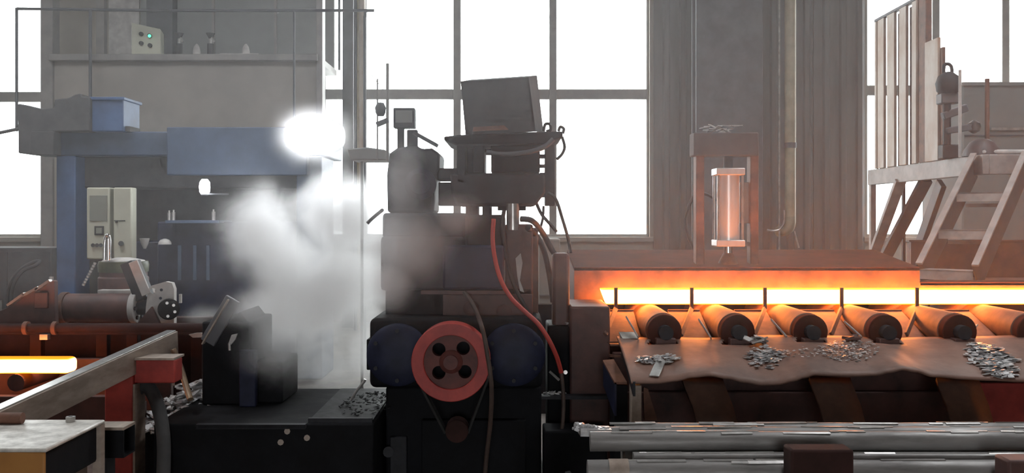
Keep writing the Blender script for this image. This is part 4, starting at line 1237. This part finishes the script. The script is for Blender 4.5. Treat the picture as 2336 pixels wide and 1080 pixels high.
# ------------------------------------------------------------------ stair and platform right
PXX = 4.0
pzt, pzb = 2.05, 1.90
t = thing('platform', 'pale steel walkway platform with edge beam and braced legs', 'platform', (5.0, 9.5, 0))
MB().box(PXX, PXX + .06, 8.2, 10.85, pzb - .02, pzt).build('edge_beam', 'stair_steel', t, bevel=.006)
MB().box(PXX + .06, 6.6, 8.2, 8.26, pzb - .02, pzt).build('front_beam', 'stair_steel', t, bevel=.006)
MB().box(PXX + .06, 6.6, 8.26, 10.85, pzt - .03, pzt).build('deck', 'stair_paint', t)
for x, y in ((PXX, 10.75), (6.5, 10.75), (6.5, 8.3)):
    MB().box(x, x + .06, y, y + .06, 0, pzb - .02).build('leg', 'stair_steel', t, bevel=.004)
MB().bar((PXX + .03, 10.0, pzb), (PXX + .03, 10.75, 1.1), .05, .11, up=(1, 0, 0)).build('brace', 'stair_steel', t, bevel=.004)
MB().bar((PXX + .25, 9.9, pzb), (PXX + .05, 10.7, .9), .05, .13, up=(1, 0, 0)).build('brace', 'stair_paint', t, bevel=.004)
MB().bar(P(2148, 418, 9.2), P(2098, 560, 9.6), .05, .14, up=(0, 1, 0)).build('brace', 'stair_paint', t, bevel=.004)
MB().box(PX(2060, 10.9), PX(2066, 10.9), 10.9, 10.94, 0, 2.0).build('stay', 'stair_paint', t)

# stair: stringers, treads
A = P(2215, 355, 8.34)            # left stringer top
Bq = P(2090, 606, 7.45)           # left stringer foot
nrm = Vector((.72, -.69, 0)).normalized()
wid = .41
t = thing('steel_stair', 'steep steel stair with worn pale treads leading up to the platform', 'stair', (Bq.x + .1, Bq.y, Bq.z))
def stringer(o_):
    a, b = A + o_, Bq + o_
    d = (b - a).normalized()
    side = nrm
    up = d.cross(side).normalized()
    if up.z < 0: up = -up
    m1 = MB()
    hh = .23
    vs_ = [a + up * .01, b + up * .01, b - up * hh, a - up * hh]
    m1.prism(vs_, side * .012)
    s1 = m1.build('stringer', 'stair_paint', t, bevel=.002)
    MB().prism([a + up * .01, b + up * .01, b + up * .025, a + up * .025], side * .05 - side * .0).build('top_edge', 'stair_steel', t)
    return up


up_ = stringer(Vector((0, 0, 0)))
stringer(nrm * wid)
dh = Vector((A.x - Bq.x, A.y - Bq.y, 0)).normalized()
for k, f_ in enumerate((.0, .335, .67)):
    p0 = Bq + (A - Bq) * f_ + nrm * .012 + dh * .02
    p0.z -= .03
    vs_ = [p0, p0 + nrm * (wid - .014), p0 + nrm * (wid - .014) + dh * .22, p0 + dh * .22]
    tr_ = MB().prism(vs_, (0, 0, -.012)).build('tread', 'stair_steel', t)
    MB().prism([p0, p0 + nrm * (wid - .014), p0 + nrm * (wid - .014) + dh * .012, p0 + dh * .012], (0, 0, -.075)).build('nosing', 'white_dust', tr_)
    q0 = p0 + dh * .21 + Vector((0, 0, -.09))
    MB().prism([q0, q0 + nrm * (wid - .014), q0 + nrm * (wid - .014) + dh * .012, q0 + dh * .012], (0, 0, -.03)).build('rear_rail', 'stair_steel', tr_)
o = MB().box(3.0, 4.6, 6.95, 7.9, 0, Bq.z - .12).build('stair_plinth', 'maroon', bevel=.01)
tag(o, 'low maroon plinth at the foot of the steel stair', 'plinth')
tag(MB().box(4.05, 4.7, 8.3, 8.7, pzt, pzt + .05).build('pale_slab', 'white_dust', bevel=.02), 'pale dusty slab on the platform at the stair head', 'slab')

t = thing('side_guard', 'low maroon machine guard standing behind the steel stair', 'guard', (5.0, 8.9, 0))
MB().box(3.62, 6.4, 8.75, 8.79, 0, PZ(552, 8.75)).build('sheet', 'maroon', t, bevel=.004)
MB().box(3.60, 6.4, 8.74, 8.80, PZ(552, 8.75), PZ(548, 8.75)).build('top_angle', 'maroon', t)
for x in (3.62, 4.9, 6.3):
    MB().box(x, x + .05, 8.79, 8.84, 0, PZ(556, 8.75)).build('post', 'maroon', t)
MB().box(4.64, 6.0, 8.0, 8.74, 0, .34).build('floor_block', 'soot_red', t)

# slatted guard on the platform edge
t = thing('slatted_guard', 'tall guard of peeling vertical slats on the platform edge', 'guard', (PXX, 9.8, pzt))
ztop = 3.66
def yat(px_): return PXX * F / (px_ - CX)
for a, b, zt2 in ((1999, 2003, ztop), (2006, 2020, ztop), (2027, 2044, ztop), (2055, 2071, ztop), (2084, 2094, ztop)):
    MB().box(PXX - .02, PXX + .01, yat(b), yat(a), pzt, zt2).build('slat', 'slat_paint', t, bevel=.004)
for a, b in ((2021, 2026), (2046, 2053), (2073, 2082)):
    MB().box(PXX + .02, PXX + .05, yat(b) - .03, yat(a) + .03, pzt, ztop - .02).build('rear_slat', 'maroon', t, bevel=.004)
MB().box(PXX + .0, PXX + .06, yat(2112), yat(2095), pzt, ztop + .05).build('corner_post', 'rust', t, bevel=.006)
MB().box(PXX - .02, PXX + .01, yat(2144), yat(2114), pzt, 2.05 + 1.15).build('slat', 'slat_paint', t, bevel=.004)
MB().box(PXX - .0, PXX + .03, yat(2150), yat(2145), pzt, 2.05 + 1.05).build('slat', 'rust', t, bevel=.004)
MB().box(PXX - .025, PXX + .03, yat(2094), yat(1999), ztop, ztop + .03).build('top_rail', 'column_grey', t, bevel=.004)

# black valve set on the platform
VY = 8.8
t = thing('valve_set', 'stacked black valve set with a ring handle beside the slatted guard', 'valve', (PX(2170, VY), VY, pzt))
zz = lambda y: PZ(y, VY)
MB().lathe((PX(2163, VY), VY, zz(215)), [(.07, 0), (.10, .03), (.11, .10), (.09, .16), (.04, .20)], n=20).build('upper_body', 'dark_machine', t)
MB().tube([P(2153, 166, VY), P(2154, 150, VY), P(2162, 146, VY), P(2170, 152, VY), P(2172, 170, VY)], .016, n=8).build('ring_handle', 'dark_machine', t)
MB().pbox(2148, 212, 2190, 236, VY - .05, .12).build('flange_block', 'column_grey', t, bevel=.01)
MB().cyl(P(2160, 236, VY), P(2160, 330, VY), .035, n=14).build('stem', 'dark_machine', t)
MB().bar(P(2150, 266, VY), P(2205, 246, VY), .07, .07).build('cross_arm', 'column_grey', t, bevel=.01)
MB().bar(P(2155, 300, VY), P(2215, 290, VY), .08, .06).build('outlet_arm', 'column_grey', t, bevel=.01)
MB().lathe(P(2222, 290, VY), [(.012, -.06), (.05, -.035), (.06, 0), (.05, .035), (.012, .06)], n=20).build('ball_knob', 'dark_plastic', t)
MB().box(PX(2148, VY), PX(2190, VY), VY - .03, VY + .08, pzt, zz(330)).build('base', 'dark_machine', t, bevel=.01)
tag(MB().cyl((PX(2190, 8.6), 8.6, pzt), (PX(2190, 8.6), 8.6, PZ(160, 8.6)), .014, n=10).build('white_post', 'white_dust'), 'slim white post beside the black valve set', 'post')
tag(MB().cyl((PX(2252, 8.9), 8.9, pzt), (PX(2252, 8.9), 8.9, PZ(180, 8.9)), .02, .02, n=10).build('brown_post', 'rust'), 'slim brown post before the grey tank', 'post')
tag(MB().lathe((PX(2240, 8.45), 8.45, pzt + .0), [(.16, 0), (.15, .05), (.1, .12), (.05, .15)], n=22).build('dark_hood', 'stair_paint'), 'dark rounded hood at the head of the stair', 'hood')
t = thing('grey_tank', 'big grey sheet metal tank standing behind the platform', 'tank', (PX(2300, 12), 12.3, 0))
MB().box(PX(2196, 12), 7.6, 12, 13.2, 0, PZ(192, 12)).build('body', 'tank_grey', t, bevel=.02)
MB().box(PX(2194, 12), 7.62, 11.97, 12, PZ(196, 12), PZ(188, 12)).build('rim', 'tank_grey', t)
MB().box(PX(2258, 12), 7.6, 11.96, 12, PZ(298, 12), PZ(292, 12)).build('bright_strip', 'bright_steel', t)
MB().box(PX(2200, 12), 7.6, 11.98, 12, PZ(311, 12), PZ(308, 12)).build('dark_strip', 'column_grey', t)

# ------------------------------------------------------------------ foreground steel bars
def steel_bar(x0, x1, y, ztop_, r, label, m_='bar_steel', seed=0, flat=False, skew=0.0):
    rnd = random.Random(seed)
    mb = MB()
    n, L = (18, 60)
    vs_, fs = [], []
    for i in range(L + 1):
        x = x0 + (x1 - x0) * i / L
        for k in range(n):
            a = 2 * math.pi * k / n
            rr = r * (1 + .035 * noise.noise(Vector((x * 6, math.cos(a) * 1.5 + seed * 3, math.sin(a) * 1.5))))
            ca, sa = math.cos(a), math.sin(a)
            if flat:
                ca = math.copysign(abs(ca) ** .4, ca); sa = math.copysign(abs(sa) ** .4, sa)
            vs_.append((x, y + skew * i / L + rr * ca, ztop_ - r + rr * sa))
    for i in range(L):
        for k in range(n):
            fs.append((i * n + k, i * n + (k + 1) % n, (i + 1) * n + (k + 1) % n, (i + 1) * n + k))
    fs += [tuple(reversed(range(n))), tuple(range(L * n, (L + 1) * n))]
    mb.add(vs_, fs)
    o = mb.build('steel_bar', m_)
    return tag(o, label, 'steel bar', 'steel bars stacked in front')


XE = 2.6
steel_bar(PX(1346, 3.9), XE, 3.90, .640, .040, 'thick scaled round steel bar, front one of the upper layer', seed=1)
steel_bar(PX(1386, 3.99), XE, 3.985, .640, .038, 'scaled round steel bar in the middle of the upper layer', seed=2)
steel_bar(PX(1402, 4.08), XE, 4.067, .640, .038, 'scaled round steel bar at the back of the upper layer', seed=3)
steel_bar(PX(1446, 3.8), XE, 3.825, .572, .030, 'thin bright edged bar lying under the front round bar', seed=4, flat=True)
steel_bar(PX(1342, 3.7), XE, 3.745, .563, .045, 'thick scaled bar of the lower layer behind the stake', seed=5)
steel_bar(PX(1420, 4.0), XE, 3.93, .555, .042, 'round bar hidden deep in the lower layer', seed=6)
steel_bar(PX(1420, 4.0), XE, 4.03, .555, .042, 'round bar at the back of the lower layer', seed=7)
m_ = MB()
rnd = random.Random(77)
for k in range(90):  # thin bright strips imitate the highlights along the bars
    yb_, zt2, rr_ = rnd.choice(((3.90, .640, .040), (3.90, .640, .040), (3.985, .640, .038), (4.067, .640, .038), (3.745, .563, .045), (3.825, .572, .03)))
    an = rnd.uniform(-.35, .5)
    x = rnd.uniform(.42, 2.5)
    L_ = rnd.uniform(.03, .22)
    cpt = Vector((x, yb_ - math.sin(an) * rr_, zt2 - rr_ + math.cos(an) * rr_ + .0015))
    m_.obox(cpt, L_, rnd.uniform(.006, .018), .003, Matrix.Rotation(rnd.uniform(-.03, .03), 3, 'Z') @ Matrix.Rotation(an, 3, 'X'))
tag(m_.build('highlight_strips', 'bright_steel', smooth=False), 'long bright strips added as highlights on top of the steel bars', 'scale flakes', kind='stuff')
tag(MB().ring((PX(1391, 3.7), 3.745, .518), (PX(1436, 3.7), 3.745, .518), .049, .046, n=24).build('end_collar', 'beam_steel'), 'thin metal collar around the end of the lower bar', 'collar')
m_ = MB()
rnd = random.Random(13)
for k in range(60):
    q = rnd.random()
    p_ = P(1312 + 70 * q + rnd.uniform(-6, 6), 974 + 12 * q + rnd.uniform(-8, 6), 3.97)
    s_ = rnd.uniform(.006, .016)
    m_.obox(p_, s_ * 2.0, s_, s_, Matrix.Rotation(rnd.uniform(0, 6), 3, 'Z') @ Matrix.Rotation(rnd.uniform(0, 3), 3, 'X'))
m_.bar(P(1322, 984, 3.97), P(1392, 985, 3.98), .07, .03)
tag(m_.build('torn_bar_end', 'scrap', smooth=False), 'ragged torn pale bar end sticking out of the stack', 'scrap')
for i, (a, b, y0, la) in enumerate(((1805, 1949, 1028, 'broad dark stake plate standing before the steel bars'), (2301, 2440, 1052, 'shorter brown stake plate at the far end of the bar stack'))):
    tag(MB().box(PX(a, 3.55), PX(b, 3.55), 3.55, 3.66, 0, PZ(y0, 3.55)).build('stake', 'dark_maroon' if i == 0 else 'maroon', bevel=.01), la, 'stake')
for i, x in enumerate((.55, 1.6)):
    o = MB().box(x, x + .12, 3.67, 4.2, 0, .47).build('bar_rack', 'dark_machine', bevel=.008)
    tag(o, ('dark rack beam under the torn ends of the steel bars', 'dark rack beam under the middle of the steel bars')[i], 'rack')
heap('black_swarf', PX(1300, 3.8), 3.85, .25, .12, .16, .25, 260, .012, .035, 'black_scrap', 'oily black swarf heap at the ends of the steel bars', 'swarf', 41, flat=.5)
heap('bright_swarf', PX(1296, 3.75), 3.74, .36, .10, .06, .16, 34, .005, .014, 'scrap', 'few bright crumbs on the oily black swarf', 'swarf', 42, flat=.6)
tag(MB().box(PX(1250, 3.8), PX(1345, 3.8), 3.7, 4.05, 0, .27).build('swarf_box', 'black_machine', bevel=.01), 'black box filled with oily swarf', 'box')

# ------------------------------------------------------------------ steam and haze
def volume_mat(name, build):
    m = bpy.data.materials.new(name)
    m.use_nodes = True
    nt_ = m.node_tree
    nt_.nodes.clear()
    ou_ = nt_.nodes.new('ShaderNodeOutputMaterial')
    sc_ = nt_.nodes.new('ShaderNodeVolumeScatter')
    nt_.links.new(sc_.outputs[0], ou_.inputs['Volume'])
    build(nt_, sc_)
    MAT[name] = m
    return m


def veil_b(nt_, sc_):
    sc_.inputs['Color'].default_value = (0.96, 0.97, 1.0, 1)
    sc_.inputs['Density'].default_value = 0.03
    sc_.inputs['Anisotropy'].default_value = 0.7


BLOBS = [  # pixel x, pixel y, depth, radius x (px), radius y (px), radius depth (m), strength
    (700, 700, 6.75, 170, 120, .55, .95),
    (775, 640, 6.9, 150, 130, .55, 1.0),
    (600, 530, 7.0, 115, 125, .5, .8),
    (785, 500, 7.0, 135, 125, .5, 1.0),
    (660, 600, 6.9, 120, 120, .5, .85),
    (745, 830, 6.4, 130, 150, .4, .40),
    (835, 780, 6.6, 65, 190, .45, .6),
    (640, 775, 5.28, 120, 110, .22, .8),
    (575, 715, 5.3, 85, 60, .2, .7),
    (930, 560, 5.2, 120, 110, .2, 1.1),
    (895, 645, 5.2, 65, 80, .2, 1.2),
    (925, 420, 5.3, 65, 100, .2, .8),
    (1040, 490, 5.2, 80, 65, .18, .8),
    (470, 722, 6.6, 60, 32, .25, .5),
    (355, 290, 8.0, 60, 50, .3, .14),
]


def steam_b(nt_, sc_):
    sc_.inputs['Color'].default_value = (0.99, 0.99, 0.985, 1)
    sc_.inputs['Anisotropy'].default_value = 0.55
    N, L = nt_.nodes, nt_.links
    geo = N.new('ShaderNodeNewGeometry')
    pos = geo.outputs['Position']
    nz = N.new('ShaderNodeTexNoise')
    nz.inputs['Scale'].default_value = 3.3
    nz.inputs['Detail'].default_value = 4
    nz.inputs['Roughness'].default_value = .6
    nz.inputs['Distortion'].default_value = .6
    L.new(pos, nz.inputs['Vector'])
    tot = None
    for (a, b, Y_, rx, ry, rd, s_) in BLOBS:
        ctr = P(a, b, Y_)
        su = N.new('ShaderNodeVectorMath'); su.operation = 'SUBTRACT'
        su.inputs[1].default_value = ctr
        L.new(pos, su.inputs[0])
        mu = N.new('ShaderNodeVectorMath'); mu.operation = 'MULTIPLY'
        mu.inputs[1].default_value = (F / (rx * Y_), 1 / rd, F / (ry * Y_))
        L.new(su.outputs[0], mu.inputs[0])
        ln = N.new('ShaderNodeVectorMath'); ln.operation = 'LENGTH'
        L.new(mu.outputs[0], ln.inputs[0])
        mr = N.new('ShaderNodeMapRange'); mr.interpolation_type = 'SMOOTHSTEP'
        mr.inputs['From Min'].default_value = 1.25
        mr.inputs['From Max'].default_value = 0.1
        mr.inputs['To Min'].default_value = 0
        mr.inputs['To Max'].default_value = s_
        L.new(ln.outputs['Value'], mr.inputs['Value'])
        if tot is None:
            tot = mr.outputs[0]
        else:
            mx_ = N.new('ShaderNodeMath'); mx_.operation = 'MAXIMUM'
            L.new(tot, mx_.inputs[0]); L.new(mr.outputs[0], mx_.inputs[1])
            tot = mx_.outputs[0]
    # erode by noise
    e = N.new('ShaderNodeMapRange')
    e.inputs['From Min'].default_value = .36
    e.inputs['From Max'].default_value = .66
    e.inputs['To Min'].default_value = -.35
    e.inputs['To Max'].default_value = .35
    e.clamp = True
    L.new(nz.outputs['Fac'], e.inputs['Value'])
    ad = N.new('ShaderNodeMath'); ad.operation = 'ADD'
    L.new(tot, ad.inputs[0]); L.new(e.outputs[0], ad.inputs[1])
    cl = N.new('ShaderNodeMath'); cl.operation = 'MULTIPLY'; cl.use_clamp = True
    L.new(ad.outputs[0], cl.inputs[0]); L.new(tot, cl.inputs[1])
    de = N.new('ShaderNodeMath'); de.operation = 'MULTIPLY'; de.inputs[1].default_value = STEAM
    L.new(cl.outputs[0], de.inputs[0])
    # even thin vapour added to imitate the bloom of the flood lamp
    su = N.new('ShaderNodeVectorMath'); su.operation = 'SUBTRACT'
    su.inputs[1].default_value = P(714, 309, 8.1)
    L.new(pos, su.inputs[0])
    mu = N.new('ShaderNodeVectorMath'); mu.operation = 'MULTIPLY'
    mu.inputs[1].default_value = (1 / .50, 1 / .30, 1 / .38)
    L.new(su.outputs[0], mu.inputs[0])
    ln = N.new('ShaderNodeVectorMath'); ln.operation = 'LENGTH'
    L.new(mu.outputs[0], ln.inputs[0])
    mr = N.new('ShaderNodeMapRange'); mr.interpolation_type = 'SMOOTHERSTEP'
    mr.inputs['From Min'].default_value = 1.0
    mr.inputs['From Max'].default_value = 0.0
    mr.inputs['To Min'].default_value = 0
    mr.inputs['To Max'].default_value = .8
    L.new(ln.outputs['Value'], mr.inputs['Value'])
    sm = N.new('ShaderNodeMath'); sm.operation = 'ADD'
    L.new(de.outputs[0], sm.inputs[0]); L.new(mr.outputs[0], sm.inputs[1])
    L.new(sm.outputs[0], sc_.inputs['Density'])


STEAM = 10.0
volume_mat('veil_air', veil_b)
volume_mat('steam', steam_b)
o = MB().box(-4.5, 4.5, 2.2, 4.9, 1.2, 3.6).build('veil', 'veil_air', smooth=False)  # added volume that imitates lens flare over the machines
tag(o, 'thin bluish haze added to imitate lens flare before the machines', 'veil', kind='stuff')
st = MB().box(-3.4, -.12, 4.96, 8.28, .42, 2.75).build('steam_cloud', 'steam', smooth=False)
tag(st, 'thick white steam cloud rising between the roll stand and the black machine', 'steam', kind='stuff')
